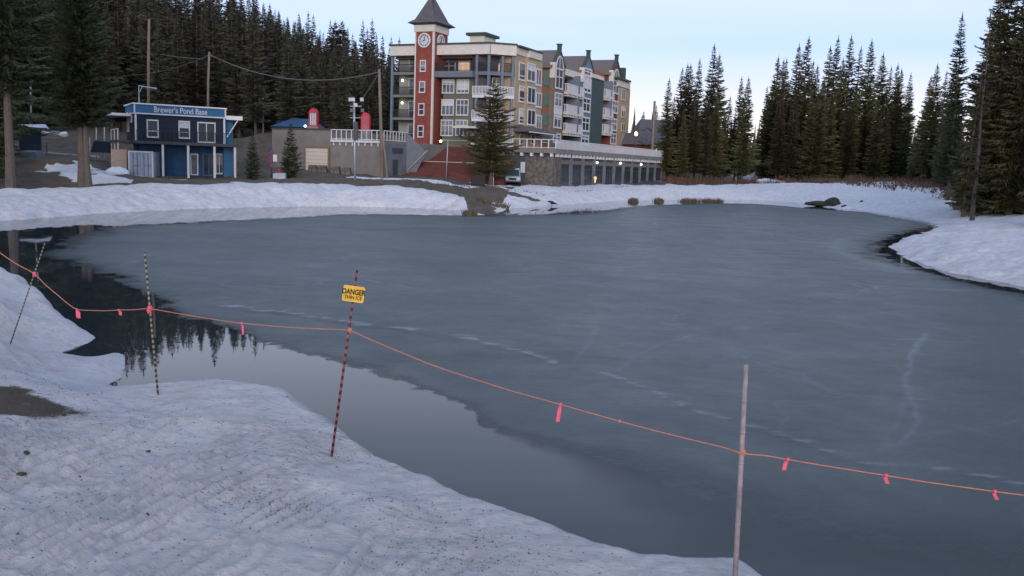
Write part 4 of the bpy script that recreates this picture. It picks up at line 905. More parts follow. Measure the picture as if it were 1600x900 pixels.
G2, am2, a0, a1 = gable(909, 926, 89, 108, .45, 'slate_blue', 'metal_roof', 9.5, 'slate blue gabled bay')
wq = a1-a0
for y0, y1 in ((110, 118), (122, 144), (156, 174), (186, 204), (214, 224)): window(FW, hotel, a0+wq*.15, a1-wq*.25, wz(916, y1), wz(916, y0), .45, 2, .65, 'glass', t=.2)
wblock(926, 943, 150, .6, 'teal_siding', z1=wz(935, 126), label='blank dark teal wall between the gables')
b = MB(); FW.box(b, wpx(925, 124, .8), wpx(944, 124, .8), wz(935, 125.8), wz(935, 120), -3, .8); b.build('fascia', M['cream_trim'], hotel)['label'] = 'white band on top of the teal wall'
wblock(926, 950, 130, -.8, 'terracotta', z0=ZT-4, z1=wz(940, 110), label='terracotta wall above the teal wall')
balcony_bay(943, 957, (153, 182, 207), 'dark red wall behind the far white balconies', 943.5, 959)
G3, am3, a0, a1 = gable(955, 968, 95, 112, .45, 'maroon', 'metal_roof', 9, 'dark red gabled bay with arched window')
wq = a1-a0
arch_window(hotel, a0+wq*.2, a1-wq*.2, wz(961, 146), wz(961, 128), .45)
for y0, y1 in ((160, 176), (188, 203), (211, 224)): window(FW, hotel, a0+wq*.2, a1-wq*.2, wz(960, y1), wz(960, y0), .45, 2, .6, 'glass_pale', t=.2)
wblock(967, 984.5, 150, .6, 'tan_stucco', z1=wz(975, 139), label='tan tower block at the far end of the wing')
b = MB(); FW.box(b, wpx(966.5, 134, .8), wpx(985, 134, .8), wz(975, 138.8), wz(975, 129), -12, .8); b.build('fascia', M['cream_trim'], hotel)['label'] = 'cream band on the far tower block'
b = MB(); FW.box(b, wpx(965.5, 128, 1.2), wpx(986.5, 128, 1.2), wz(975, 128.8), wz(975, 126), -12, 1.2); b.build('roof_edge', M['roof_edge'], hotel)
b = MB(); a = wpx(972, 120); FW.box(b, a-.5, a+.5, wz(972, 128), wz(972, 106), -1, .5); b.build('chimney', M['roof_edge'], hotel)
for y0, y1 in ((140, 156), (167, 183), (194, 204)): px_window(FW, hotel, 971, y0, 976.5, y1, .6, nx=2, t=.1, frame='cream_trim')
# slate pent roofs and low entrance wing on the terrace
b = MB()
def pent(x0, x1, ytop, ybot, y, out):
    a0, a1 = wpx(x0, y), wpx(x1, y); zt_, zb_ = wz(x0, ytop), wz(x0, ybot)
    b.hexa([FW.P(a0, zb_-.1, 0), FW.P(a0, zb_-.1, out), FW.P(a1, zb_-.1, out), FW.P(a1, zb_-.1, 0), FW.P(a0, zt_, 0), FW.P(a0, zb_+.05, out), FW.P(a1, zb_+.05, out), FW.P(a1, zt_, 0)])
pent(802, 846, 194, 204, 200, 2.4); pr = b.build('pent_roof', M['slate_roof'], hotel)
b = MB(); FW.box(b, wpx(802, 200), wpx(846, 200), wz(802, 206.5), wz(802, 204.7), 2.2, 2.42); b.build('gutter', M['white_paint'], pr)
for x in (812, 821, 830): px_window(FW, hotel, x, 211, x+5, 224, .3 if x > 822 else 0, nx=1, t=.12)
px_window(FW, hotel, 848, 205, 861, 222, -.15, nx=3, t=.1)
FE = Frame(Vector(FW.P(wpx(966, 215), 0, .8)[:2]), AW)
lob = empty('lobby_building', (*FE.P(6, 0, 2)[:2], 6.4), 'low entrance building with grey roof beside the far end of the hotel', 'building')
b = MB(); FE.box(b, 1, 30, 5.5, 9.0, -2, 5); b.build('wall', M['maroon'], lob)
b = MB(); b.hexa([FE.P(0, 9.0, -3), FE.P(0, 9.0, 6), FE.P(31, 9.0, 6), FE.P(31, 9.0, -3), FE.P(2, 11.0, -1), FE.P(2, 11.0, 1.5), FE.P(29, 11.0, 1.5), FE.P(29, 11.0, -1)]); b.build('roof', M['slate_roof'], lob)
b = MB(); FE.box(b, -.1, 31.1, 8.7, 8.99, 5.6, 6.1); b.build('gutter', M['white_paint'], lob)
for a in (4, 9, 14, 19, 24): window(FE, lob, a, a+1.6, 6.9, 8.4, 5.0, 1, .5, 'glass', t=.14)
c = FE.P(2.5, 8.2, 5.3); b = MB(); b.lathe(c[0], c[1], [(.06, 8.0), (.15, 8.1), (.15, 8.35), (.06, 8.45)], 8); b.build('lamp', M['lamp_green'], lob)
# grey-roofed lodge further right
lodge = empty('lodge_building', (*px_d(1035, 185), 6), 'grey roofed lodge half hidden behind the utility pole and firs', 'building')
FG = Frame(px_d(998, 192), R(8)); b = MB(); FG.box(b, 0, 16, 5, 11, -8, 0); b.build('wall', M['brown_stucco'], lodge)
b = MB(); b.hexa([FG.P(-1, 11.0, -9), FG.P(-1, 11.0, 1.2), FG.P(17, 11.0, 1.2), FG.P(17, 11.0, -9), FG.P(1, 15.5, -4.2), FG.P(1, 15.5, -3.8), FG.P(15, 15.5, -3.8), FG.P(15, 15.5, -4.2)]); b.build('roof', M['slate_roof'], lodge)
for a in (1.5, 5, 8.5, 12): window(FG, lodge, a, a+1.8, 8.2, 10, 0, 2, 0, 'glass', t=.15)

# ------------------------------------------------ terrace podium with shops below
PC = px_d(865, 108)
pod = empty('terrace_building', (PC.x, PC.y, 3.4), 'long low stone terrace with white railing and dark shop windows below the hotel', 'building')
PB = Frame(PC, AW); PAf = Frame((PC.x-.911*7.2, PC.y+.411*7.2), AU); ZP = 6.95
aend = PB.pick(1050, 250)[0]
pts = [PC.copy(), Vector(PB.P(aend, 0, 0)[:2]), Vector(PB.P(aend, 0, -8.5)[:2]), Vector(PB.P(7.0, 0, -7.5)[:2]), Vector(PAf.P(0, 0, -6)[:2]), Vector(PAf.P(0, 0, 0)[:2])]
def prism(mb, pts, z0, z1, mi=0):
    n_ = len(pts); vs = [(p.x, p.y, z0) for p in pts]+[(p.x, p.y, z1) for p in pts]
    mb.add(vs, [tuple(range(n_))[::-1], tuple(range(n_, 2*n_))]+[(i, (i+1) % n_, n_+(i+1) % n_, n_+i) for i in range(n_)], mi)
b = MB(); prism(b, pts, .8, ZP); b.build('wall', M['arcade'], pod)
b = MB(); PB.box(b, -.35, aend, ZP-.55, ZP-.02, .001, .45); PAf.box(b, -.1, 7.55, ZP-.55, ZP-.02, .001, .45); b.build('slab_edge', M['concrete'], pod)
b = MB(); rail(PB, b, .1, aend, ZP, ZP+1.1, .3, .42, post=.16); rail(PAf, b, 0, 7.5, ZP, ZP+1.1, .3, .9, post=.14); b.build('railing', M['white_paint'], pod)
b = MB()
for k in range(int(aend/1.3)): a = .5+k*1.3; b = MB(); PB.box(b, a-.16, a+.16, ZP-.95, ZP-.56, .001, .4); b.build('bracket', M['white_paint'], pod)
for k in range(6): a = .5+k*1.3; b = MB(); PAf.box(b, a-.16, a+.16, ZP-.95, ZP-.56, .001, .4); b.build('bracket', M['white_paint'], pod)
b = MB(); PAf.box(b, 3.6, 7.25, 1.0, ZP-1.0, .001, .25); PB.box(b, 0, 2.0, 1.0, ZP-1.0, .001, .25); b.build('stone_cladding', M['stone'], pod)['label'] = 'tan stone corner of the terrace'
b = MB(); k = 0; a = 3.2
for i in range(11):
    a = 5.2+i*4.3
    if a+1 < aend: b = MB(); PB.box(b, a, a+.7, 1.0, ZP-.56, .001, .22); b.build('pillar', M['concrete_blue'], pod)
b = MB(); PB.box(b, 2.0, aend, ZP-1.75, ZP-1.3, .001, .12); b.build('sign_band', M['brown_stucco'], pod)
for i in range(11):
    a = 6.15+i*4.3
    if a+3 < aend: zt_ = ZP-1.85; window(PB, pod, a, a+3.1, 3.3 if i % 3 else 3.0, zt_, .0, 3, .72, 'glass', 'dark_grey', .1, name='shop_window')
window(PB, pod, 2.4, 4.9, 3.4, ZP-1.85, 0, 2, .72, 'glass', 'dark_grey', .1, name='shop_window')
for px_, y_ in ((932.5, 254), (969, 255), (1001.5, 257)):
    a, z_ = PB.pick(px_, y_, .3); b = MB(); c = PB.P(a, z_, .35); b.lathe(c[0], c[1], [(.06, z_-.14), (.13, z_-.07), (.13, z_+.07), (.06, z_+.14)], 8); b.build('wall_lamp', M['lamp_green'], pod)
a, z_ = PAf.pick(818, 261, 0); b = MB(); PAf.box(b, a-.35, a+.35, z_-.7, z_+.6, .001, .12); b.build('notice_board', M['white_paint'], pod)

# ------------------------------------------------ the wide red stairs
FS = Frame(px_d(640, 104), R(-6)); st = empty('outdoor_stairs', (*FS.P(6, 0, 0)[:2], 3.0), 'wide red-brown outdoor stairs climbing from the road to the clock tower', 'stairs')
wS = FS.pick(788, 265)[0]; aS0 = -1.2
N1 = 11; zb_ = 2.9; rise = (ZP-.05-zb_)/(2*N1); run = .42
b = MB(); prof = []; d = 0.0; z_ = zb_
for fl in range(2):
    for k in range(N1):
        prof.append((d, z_)); z_ += rise; prof.append((d, z_)); d -= run
    if fl == 0: d -= 1.6
prof.append((d-4, z_)); prof.append((d-4, 1.5)); prof.append((0, 1.5))
n_ = len(prof); vs = [FS.P(aS0, z, dd) for dd, z in prof]+[FS.P(wS, z, dd) for dd, z in prof]
b.add(vs, [tuple(range(n_)), tuple(range(n_, 2*n_))[::-1]]+[(i, n_+i, n_+(i+1) % n_, (i+1) % n_) for i in range(n_)]); b.build('steps', M['stair_red'], st)
b = MB(); zl = zb_+N1*rise; FS.box(b, aS0, wS, zl+.001, zl+.06, -N1*run-.05, -N1*run+.10); b.build('landing_edge', M['cream_trim'], st)
b = MB(); FS.box(b, aS0, wS, z_+.001, z_+.14, d-.2, d+.1); b.build('top_edge', M['brown_stucco'], st)

# ------------------------------------------------ parkade
pk = empty('parkade_building', (-22, 105, 3.2), 'grey concrete parkade with cream garage door and white roof railing', 'building')
PP = px_d(600, 101); FP = Frame(PP, AU); aL = FP.pick(425, 240)[0]; aM = FP.pick(519, 240)[0]
zt1 = FP.pick(500, 203)[1]; zt2 = FP.pick(560, 219)[1]
b = MB(); FP.box(b, aL, aM, 2.2, zt1, -16, 0); FP.box(b, aM+.002, 0, 2.2, zt2, -16, .25); b.build('wall', M['concrete'], pk)
b = MB(); FP.box(b, aL-.1, aM+.05, zt1+.001, zt1+.16, -16, .12); b.build('parapet_cap', M['dark_grey'], pk)
FR = Frame((PP.x+.25*FP.n.x, PP.y+.25*FP.n.y), AW)
b = MB(); FR.box(b, 0.01, 6.2, 2.2, zt2-.25, -6, .02); b.build('wall', M['concrete_blue'], pk)['label'] = 'shaded bluish side wall of the parkade'  # the shade on this side is put into its bluer, darker concrete colour
b = MB(); rail(FP, b, aM+.1, -.1, zt2, zt2+1.15, .3, .62, post=.1); FP.box(b, aM+.1, -.1, zt2-.28, zt2-.02, .251, .5); rail(FR, b, .1, 5.2, zt2, zt2+1.15, .05, .62, post=.1)
for k in range(13): a = aM+.4+k*.85; (FP.box(b, a, a+.12, zt2-.65, zt2-.281, .251, .4) if a < -.2 else None)
b.build('railing', M['white_paint'], pk)
x0, x1 = FP.pick(478, 248)[0], FP.pick(513, 248)[0]; _, zt_ = FP.pick(495, 231.5); _, zb2 = FP.pick(495, 264)
b = MB(); FP.box(b, x0-.25, x0, zb2-.2, zt_+.25, .001, .14); FP.box(b, x1, x1+.25, zb2-.2, zt_+.25, .001, .14); FP.box(b, x0, x1, zt_, zt_+.25, .001, .14); fr_ = b.build('garage_frame', M['brown_stucco'], pk)
b = MB(); n_ = 6
for k in range(n_): FP.box(b, x0+.005, x1-.005, zb2-.2+(zt_-zb2+.2)*k/n_+.012, zb2-.2+(zt_-zb2+.2)*(k+1)/n_-.012, .001, .06)
b.build('garage_door', M['garage_cream'], pk)
a, z_ = FR.pick(620, 236); b = MB(); FR.box(b, a-1.0, a+1.2, z_-.25, z_+.35, .021, .12); b.build('sign_board', M['dark_grey'], pk)
a, z_ = FR.pick(617, 256); b = MB(); FR.box(b, a-.5, a+.5, 2.9, 5.0, .021, .1); b.build('door', M['dark_grey'], pk)
# sloping wing wall by the stairs
rw = MB(); q0 = Vector(FR.P(5.2, 0, .0)[:2]); q1 = q0+Vector((.55, -.83)).normalized()*1.0
Fq = Frame(FR.P(5.2, 0, 0.3)[:2], math.atan2(.25, .97)); L_ = Fq.pick(664, 240)[0]
zz = [Fq.pick(638, 206)[1], Fq.pick(664, 236)[1]]
Lb = Fq.pick(640, 262)[0]
rw.add([Fq.P(-.4, 2.0, 0), Fq.P(Lb, 2.0, 0), Fq.P(L_, zz[1]-.5, 0), Fq.P(L_, zz[1], 0), Fq.P(-.4, zz[0], 0), Fq.P(-.4, 2.0, -.5), Fq.P(Lb, 2.0, -.5), Fq.P(L_, zz[1]-.5, -.5), Fq.P(L_, zz[1], -.5), Fq.P(-.4, zz[0], -.5)],
    [(0, 1, 2, 3, 4), (9, 8, 7, 6, 5), (0, 5, 6, 1), (1, 6, 7, 2), (2, 7, 8, 3), (3, 8, 9, 4), (4, 9, 5, 0)])
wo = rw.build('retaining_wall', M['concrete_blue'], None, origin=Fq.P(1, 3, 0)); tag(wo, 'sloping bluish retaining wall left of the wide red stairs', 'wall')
hr = MB(); p0 = Fq.P(Lb-.2, 3.9, .15); p1 = Fq.P(L_+.3, zz[1]+.1, .15); hr.tube([p0, p1], .07, 6); hr.tube([p0, (p0[0], p0[1], 2.8)], .05, 6); hr.build('handrail', M['galvanised'], wo)
# low building with blue roof behind the parkade
lb = empty('shed_building', (*px_d(455, 122), 8), 'low building with blue hipped roof behind the parkade', 'building')
Fb = Frame(px_d(424, 121), R(-5)); b = MB(); Fb.box(b, .6, 5.6, 7, 8.8, -4, 0); b.build('wall', M['dark_grey'], lb)
b = MB(); b.hexa([Fb.P(0, 8.8, -4.5), Fb.P(0, 8.8, .5), Fb.P(6.2, 8.8, .5), Fb.P(6.2, 8.8, -4.5), Fb.P(2.2, 10.0, -2.4), Fb.P(2.2, 10.0, -1.8), Fb.P(4.8, 10.0, -1.8), Fb.P(4.8, 10.0, -2.4)]); b.build('roof', M['roof_blue'], lb)
a, z_ = Fb.pick(477, 197, .6); b = MB(); c = Fb.P(a, z_, .6); b.lathe(c[0], c[1], [(.05, z_-.15), (.18, z_-.05), (.18, z_+.05), (.05, z_+.15)], 8); b.build('lamp', M['lamp_green'], lb)

# ------------------------------------------------ the blue two storey building by the bank
base = empty('ski_base_building', (-36, 90, 2.4), 'dark blue two storey building with white trim, deck and lettered blue fascia', 'building')
C0 = px_d(212, 88); FA = Frame(C0, R(30)); FB = Frame(C0, R(30)+math.pi/2); FB.n = Vector((-FB.u.y, FB.u.x))  # FB: left side, outward to the left
def fa(x, y, d=0): return FA.pick(x, y, d)
LA = fa(351, 190)[0]; ztop = fa(212, 162.5)[1]; zfb = fa(280, 179.5)[1]; zmid = fa(300, 223)[1]; zg = 2.0; ztopr = ztop
DB = 6.5
b = MB(); FA.box(b, 0, LA, zmid, zfb, -DB, 0); b.build('upper_wall', M['navy_siding'], base)
b = MB(); FA.box(b, .6, LA, zg, zmid-.25, -DB, -1.3); b.build('lower_wall', M['blue_wall'], base)
b = MB(); FA.box(b, -.08, LA+.08, zfb, ztop, -DB, .12); fas = b.build('fascia', M['blue_fascia'], base)
b = MB(); FA.box(b, -.12, LA+.12, zfb-.12, zfb-.001, -DB-.05, .2); FA.box(b, -.04, .14, zmid, zfb-.121, .001, .08); FA.box(b, LA-.14, LA+.04, zmid, zfb-.121, .001, .08); FA.box(b, -.12, .02, zfb+.001, ztop-.001, .121, .18); FA.box(b, LA-.02, LA+.12, zfb+.001, ztop-.001, .121, .18); b.build('trim', M['white_paint'], base)
b = MB(); FA.box(b, -.25, LA+.2, ztop+.001, ztop+.12, -DB-.1, .24)
b.build('snow_edge', M['snow_old'], base)
b = MB(); FA.box(b, -.2, LA+1.6, zmid-.28, zmid-.001, -DB, .9); dk = b.build('deck', M['dark_grey'], base)
rl = MB()
aR = LA+1.5
for a in np.linspace(0, aR, 24): FA.box(rl, a-.02, a+.02, zmid, zmid+1.0, .82, .86)
FA.box(rl, 0, aR, zmid+1.0, zmid+1.06, .8, .88); rl.build('deck_railing', M['rail_dark'], dk)
for x in (254.5, 294, 335, 367): a = fa(x, 250, .7)[0]; q = MB(); FA.box(q, a-.1, a+.1, zg, zmid-.281, .6, .8); q.build('post', M['white_paint'] if x != 254.5 else M['cream_trim'], base)
def aw(x0, y0, x1, y1, d=0, **kw): return px_window(FA, base, x0, y0, x1, y1, d, t=.11, **kw)
aw(231, 189, 246, 213, nx=1, transom=.35); aw(280.5, 191, 295, 214.5, nx=1, transom=.35); aw(310, 193, 335, 221.5, nx=2, name='sliding_door', sill=False)
aw(299, 242, 308, 272, -1.3, nx=1, name='door', sill=False, glass='glass_pale'); aw(318, 242, 334, 273, -1.3, nx=2, name='door', sill=False, frame='blue_fascia'); aw(338, 242, 347, 270, -1.3, nx=2, frame='white_paint', glass='glass')
# left side windows
FBs = Frame(C0, R(30)+math.pi/2)
def lw(s0, s1, z0, z1):
    fr = MB(); u, n_ = FBs.u, FB.n
    def P(a, z, d): q = C0+u*a+n_*d; return (q.x, q.y, z)
    def bx(mb, a0, a1, z0_, z1_, d0, d1): mb.hexa([P(a0,z0_,d0),P(a1,z0_,d0),P(a1,z0_,d1),P(a0,z0_,d1),P(a0,z1_,d0),P(a1,z1_,d0),P(a1,z1_,d1),P(a0,z1_,d1)])
    bx(fr, s0-.14, s1+.14, z1, z1+.14, .001, .1); bx(fr, s0-.14, s1+.14, z0-.14, z0, .001, .1); bx(fr, s0-.14, s0, z0, z1, .001, .1); bx(fr, s1, s1+.14, z0, z1, .001, .1)
    w_ = fr.build('window', M['white_paint'], base); g = MB(); bx(g, s0, s1, z0, z1, .001, .04); g.build('pane', M['glass'], w_)
lw(2.2, 3.1, zmid+1.9, zmid+2.6); lw(4.6, 5.5, zmid+1.0, zmid+2.7)
# small left balcony and porch roof brackets
b = MB(); q = C0+FBs.u*3+FB.n*.0
P_ = lambda a, z, d: (*(C0+FBs.u*a+FB.n*d), z)
b.hexa([P_(.5, zmid-.25, 0), P_(6.4, zmid-.25, 0), P_(6.4, zmid-.25, 1.6), P_(.5, zmid-.25, 1.6), P_(.5, zmid, 0), P_(6.4, zmid, 0), P_(6.4, zmid, 1.6), P_(.5, zmid, 1.6)]); sb = b.build('side_deck', M['dark_grey'], base)
b = MB()
for a, d in ((.6, 1.5), (3.4, 1.5), (6.3, 1.5)): c = P_(a, 0, d); b.tube([(c[0], c[1], zg), (c[0], c[1], zmid+1.1)], .06, 6)
b.tube([P_(.6, zmid+1.05, 1.5), P_(6.3, zmid+1.05, 1.5)], .05, 6); b.build('side_railing', M['white_paint'], sb)
b = MB(); b.hexa([P_(2, zfb-.3, .13), P_(6.6, zfb-.3, .13), P_(6.6, zfb-.3, 1.9), P_(2, zfb-.3, 1.9), P_(2, zfb-.05, .13), P_(6.6, zfb-.05, .13), P_(6.6, zfb-.05, 1.9), P_(2, zfb-.05, 1.9)]); b.build('porch_roof', M['snow_old'], base)
b = MB(); FA.box(b, LA+.01, LA+.95, zg, zfb-.2, -3.5, -.6); b.build('side_annex', M['blue_fascia'], base)
b = MB(); zq = fa(360, 185, 0)[1]; FA.box(b, LA+.13, LA+1.75, zq-.15, zq+.25, -3.4, .2); po = b.build('porch_roof', M['snow_old'], base)
b = MB(); b.tube([FA.P(LA+.2, zq-1.9, .1), FA.P(LA+1.3, zq-.15, .1)], .07, 6); b.build('bracket', M['white_paint'], po)
# mast with arm on the roof
b = MB(); a, _ = fa(217, 150, -2); zt_ = fa(217, 134, -2)[1]; a2 = fa(245, 136, -2)[0]
b.tube([FA.P(a, ztop, -2), FA.P(a, zt_, -2), FA.P(a2, zt_-.15, -2)], .07, 6); b.tube([FA.P(a, zt_-.7, -2), FA.P(a+.35, zt_-.05, -2)], .04, 5); b.build('roof_mast', M['galvanised'], base)
def text_mesh(txt, size, depth=.02, bold=0.0):
    c = bpy.data.curves.new('t', 'FONT'); c.body = txt; c.size = size; c.extrude = depth; c.align_x = 'CENTER'; c.align_y = 'CENTER'; c.offset = bold
    o = bpy.data.objects.new('t', c); COL.objects.link(o); dg = bpy.context.evaluated_depsgraph_get(); me = bpy.data.meshes.new_from_object(o.evaluated_get(dg)); bpy.data.objects.remove(o); return me
def text(txt, size, par, cen, u, n_, m, name='lettering', depth=.02, bold=0, sx=1, up=None):
    me = text_mesh(txt, size, depth, bold); o = bpy.data.objects.new(name, me); COL.objects.link(o); me.materials.clear(); me.materials.append(m)
    u = Vector(u).normalized(); n_ = Vector(n_).normalized(); v = n_.cross(u)
    Mx = Matrix(((u.x*sx, v.x, n_.x, 0), (u.y*sx, v.y, n_.y, 0), (u.z*sx, v.z, n_.z, 0), (0, 0, 0, 1)))
    me.transform(Mx); o.parent = par; o.location = Vector(cen)-parent_world(par); return o
a, z_ = fa(282.5, 173.2, .12); text("Brewer's Pond Base", .80, fas, FA.P(a, z_-.02, .15), (*FA.u, 0), (*FA.n, 0), M['white_paint'], bold=.004, sx=.78)
# shipping container under the deck
ct = empty('shipping_container', (-37, 86, 2.4), 'pale grey shipping container with closed doors under the blue building deck', 'container')
FK = Frame(px_d(200, 86.2), R(12)); cw = FK.pick(239.5, 255)[0]; zc1 = FK.pick(220, 236)[1]; zc0 = zc1-2.6
b = MB(); FK.box(b, 0.05, cw-.05, zc0, zc1-.05, -5, -.02); b.build('body', M['container_grey'], ct)
b = MB()
for x in (0, cw-.14): FK.box(b, x, x+.14, zc0, zc1, -.16, .06)
FK.box(b, .14, cw-.14, zc1-.14, zc1, -.16, .06); FK.box(b, .14, cw-.14, zc0, zc0+.14, -.16, .06); b.build('frame', M['white_paint'], ct)
for s_ in (0, 1):
    x0 = .16+s_*(cw-.3)/2; x1 = x0+(cw-.36)/2; b = MB(); FK.box(b, x0, x1, zc0+.16, zc1-.16, -.019, .02)
    dd = b.build('door', M['container_grey'], ct); r_ = MB()
    for f in (.3, .7): xx = x0+(x1-x0)*f; r_.tube([FK.P(xx, zc0+.2, .06), FK.P(xx, zc1-.2, .06)], .03, 6); FK.box(r_, xx, xx+.3, zc0+1.2, zc0+1.26, .04, .09)
    r_.build('lock_bar', M['slate_blue'], dd)
# beige side panel of the tank beside it
bp_ = MB(); FQ = Frame(px_d(173, 87.5), R(3)); bw = FQ.pick(198, 250)[0]; zq1 = FQ.pick(185, 234)[1]
FQ.box(bp_, 0, bw, zq1-2.9, zq1, -3, 0); FQ.box(bp_, bw-.12, bw+.02, zq1-2.9, zq1+.05, .001, .06); FQ.box(bp_, 0, bw-.13, zq1+.001, zq1+.06, -3, .06)
o = bp_.build('storage_unit', M['beige_panel'], None, origin=FQ.P(bw/2, zq1-2.9, -1)); tag(o, 'beige sided storage unit left of the pale shipping container', 'storage unit')
# dark shed at far left
hu = empty('wooden_shed', (*px_d(40, 100), 3.8), 'dark shed with snow on its roof behind the leftmost trunk', 'shed')
FH = Frame(px_d(30, 100), R(5)); b = MB(); FH.box(b, 0, FH.pick(46, 215)[0], 3, FH.pick(40, 200)[1], -3, 0); b.build('wall', M['navy_siding'], hu)
b = MB(); zt_ = FH.pick(40, 199)[1]; b.hexa([FH.P(-.4, zt_, -3.3), FH.P(-.4, zt_, .4), FH.P(1.9, zt_, .4), FH.P(1.9, zt_, -3.3), FH.P(-.2, zt_+.35, -3), FH.P(-.2, zt_+.25, .2), FH.P(1.6, zt_+.35, .2), FH.P(1.6, zt_+.5, -3)]); b.build('snow_cap', M['snow_old'], hu)
b = MB(); FH2 = Frame(px_d(28, 92), R(4)); b.hexa([FH2.P(0, 3, -2.2), FH2.P(0, 3, 0), FH2.P(2.1, 3, 0), FH2.P(2.1, 3, -2.2), FH2.P(.1, 4.6, -1.9), FH2.P(.1, 4.45, -.1), FH2.P(1.6, 4.45, -.1), FH2.P(1.6, 4.6, -1.9)]); o = b.build('equipment_box', M['concrete_blue'], None, origin=FH2.P(1, 3, -1)); tag(o, 'bluish grey slanted box below the dark shed at the far left', 'box')
mk('cable_grey', (.11, .11, .115), .7, .1, 3)
# ------------------------------------------------ poles, lamps and small things in the distance
def pole(name, x0, y0, x1, y1, D, r, m, label, cat='pole', group=None, build_arm=None, n=8):
    b0 = at_d(x0, y0, D); t = at_d(x1, y1, D); z = min(b0.z, hgt(b0.x, b0.y))-.3
    e = empty(name, (b0.x, b0.y, z), label, cat, group); mb = MB(); mb.tube([(b0.x, b0.y, z), tuple(b0*.5+t*.5), tuple(t)], [r, r*.9, r*.75], n)
    mb.build('shaft', m, e, smooth=True); return e, t
up1, T1 = pole('utility_pole', 597.5, 281, 592.5, 108, 96, .19, M['pole_wood'], 'tall bare wooden utility pole in front of the parkade corner', 'utility pole')
e, _ = pole('brace_pole', 606, 279, 597, 206, 96, .15, M['pole_wood'], 'shorter wooden brace pole leaning against the utility pole by the parkade', 'pole')
up2, T2 = pole('utility_pole', 323.5, 175, 327, 81, 108, .15, M['pole_wood'], 'wooden utility pole rising behind the roof of the blue building', 'utility pole')
up3, T3 = pole('utility_pole', 1016, 288, 1023, 158, 150, .26, M['pole_wood'], 'dark wooden utility pole at the left side of the fir clump', 'utility pole')
b = MB(); c = at_d(1019, 205, 150); b.tube([c, at_d(1012, 200, 149.5), at_d(1003, 204, 149)], .12, 6); b.tube([at_d(1018, 225, 150), at_d(1008, 226, 149.5), at_d(998, 221, 149)], .12, 6); b.build('curved_arm', M['dark_grey'], up3)
pole('thin_pole', 411.5, 210, 410.5, 146, 130, .10, M['galvanised'], 'thin pale pole standing on the slope behind the small spruce', 'pole')
pole('wooden_post', 535, 204, 536.5, 155, 126, .2, M['pole_wood'], 'short wooden pole between the two red booths', 'pole')
pole('thin_pole', 48.5, 192, 47.5, 112, 112, .12, M['galvanised'], 'pale thin pole among the dark trees at the far left', 'pole')
pole('bare_trunk', 231, 165, 233, 30, 118, .20, M['brown_stucco'], 'tall bare reddish trunk behind the roof mast of the blue building', 'trunk')
# floodlight pole
fp, T4 = pole('floodlight_pole', 555, 296, 553, 153, 90, .13, M['galvanised'], 'floodlight pole with six square lamps behind the snow bank', 'floodlight pole')
b = MB(); b.tube([at_d(547, 184, 90), at_d(564, 184, 90)], .05, 6); b.tube([at_d(547, 166, 90), at_d(565, 166, 90)], .05, 6); b.build('crossbar', M['galvanised'], fp)
b = MB(); p = at_d(556, 205, 89.8); b.box(p.x-.2, p.x+.2, p.y-.15, p.y+.15, p.z-.9, p.z+.9); b.build('control_box', M['dark_grey'], fp)
for x, y in ((547.5, 155.5), (552, 155.5), (565.5, 155.5), (550, 172.5), (566.5, 172.5), (556, 164)):
    p = at_d(x, y, 89.7); b = MB(); b.hexa([(p.x-.17, p.y-.05, p.z-.17), (p.x+.17, p.y-.05, p.z-.17), (p.x+.11, p.y+.22, p.z-.1), (p.x-.11, p.y+.22, p.z-.1), (p.x-.17, p.y-.12, p.z+.17), (p.x+.17, p.y-.12, p.z+.17), (p.x+.11, p.y+.2, p.z+.12), (p.x-.11, p.y+.2, p.z+.12)])
    b.build('floodlight', M['glass_pale'] if y > 170 else M['curtain'], fp)
# cables
def cable(P0, P1, sag, r, name, label, n=16, m='pole_wood'):
    m = 'cable_grey'
    P0, P1 = Vector(P0), Vector(P1); pts = []
    for i in range(n+1):
        t = i/n; p = P0.lerp(P1, t); p.z -= 4*sag*t*(1-t); pts.append(p)
    mb = MB(); mb.tube(pts, r, 5); o = mb.build(name, M[m], None, origin=pts[n//2]); tag(o, label, 'cable')
cable(T2-Vector((0, 0, .3)), T1-Vector((0, 0, .3)), 1.75, .06, 'overhead_cable', 'sagging overhead cable between the two tall poles left of the hotel', m='galvanised')
cable(T1-Vector((0, 0, .3)), at_d(565, 156, 90), .1, .03, 'guy_wire', 'thin wire from the tall utility pole down to the floodlights', m='galvanised')
cable(at_d(250, 85, 125), at_d(316, 92, 110), .1, .05, 'overhead_cable', 'short pale cable left of the pole behind the blue building', m='galvanised')
cable(T2-Vector((0, 0, .4)), at_d(200, 118, 128), .5, .035, 'overhead_cable', 'faint cable running down left from the pole behind the blue building', m='galvanised')
# light pole on the stairs and lamps
lp, T5 = pole('lamp_post', 697, 278, 700, 219, 103.6, .07, M['galvanised'], 'slim grey lamp post with yellow lamp in front of the red stairs', 'lamp post')
b = MB(); b.tube([at_d(694, 219, 103.6), at_d(735, 220, 103.6)], .045, 5); b.tube([at_d(694, 219, 103.6), at_d(688.5, 219, 103.6)], .04, 5); b.build('crossarm', M['galvanised'], lp)
p = at_d(688.5, 220.5, 103.6); b = MB(); b.lathe(p.x, p.y, [(.06, p.z-.15), (.14, p.z-.06), (.14, p.z+.06), (.06, p.z+.13)], 8); b.build('lamp', M['lamp_yellow'], lp)
sl, T6 = pole('street_lamp', 993, 250, 993.5, 213, 140, .1, M['dark_grey'], 'orange glowing street lamp at the far end of the terrace', 'street lamp')
p = at_d(994, 209, 140); b = MB(); b.lathe(p.x, p.y, [(.1, p.z-.3), (.22, p.z-.15), (.24, p.z+.1), (.1, p.z+.3)], 10); b.build('lamp', M['lamp_warm'], sl)
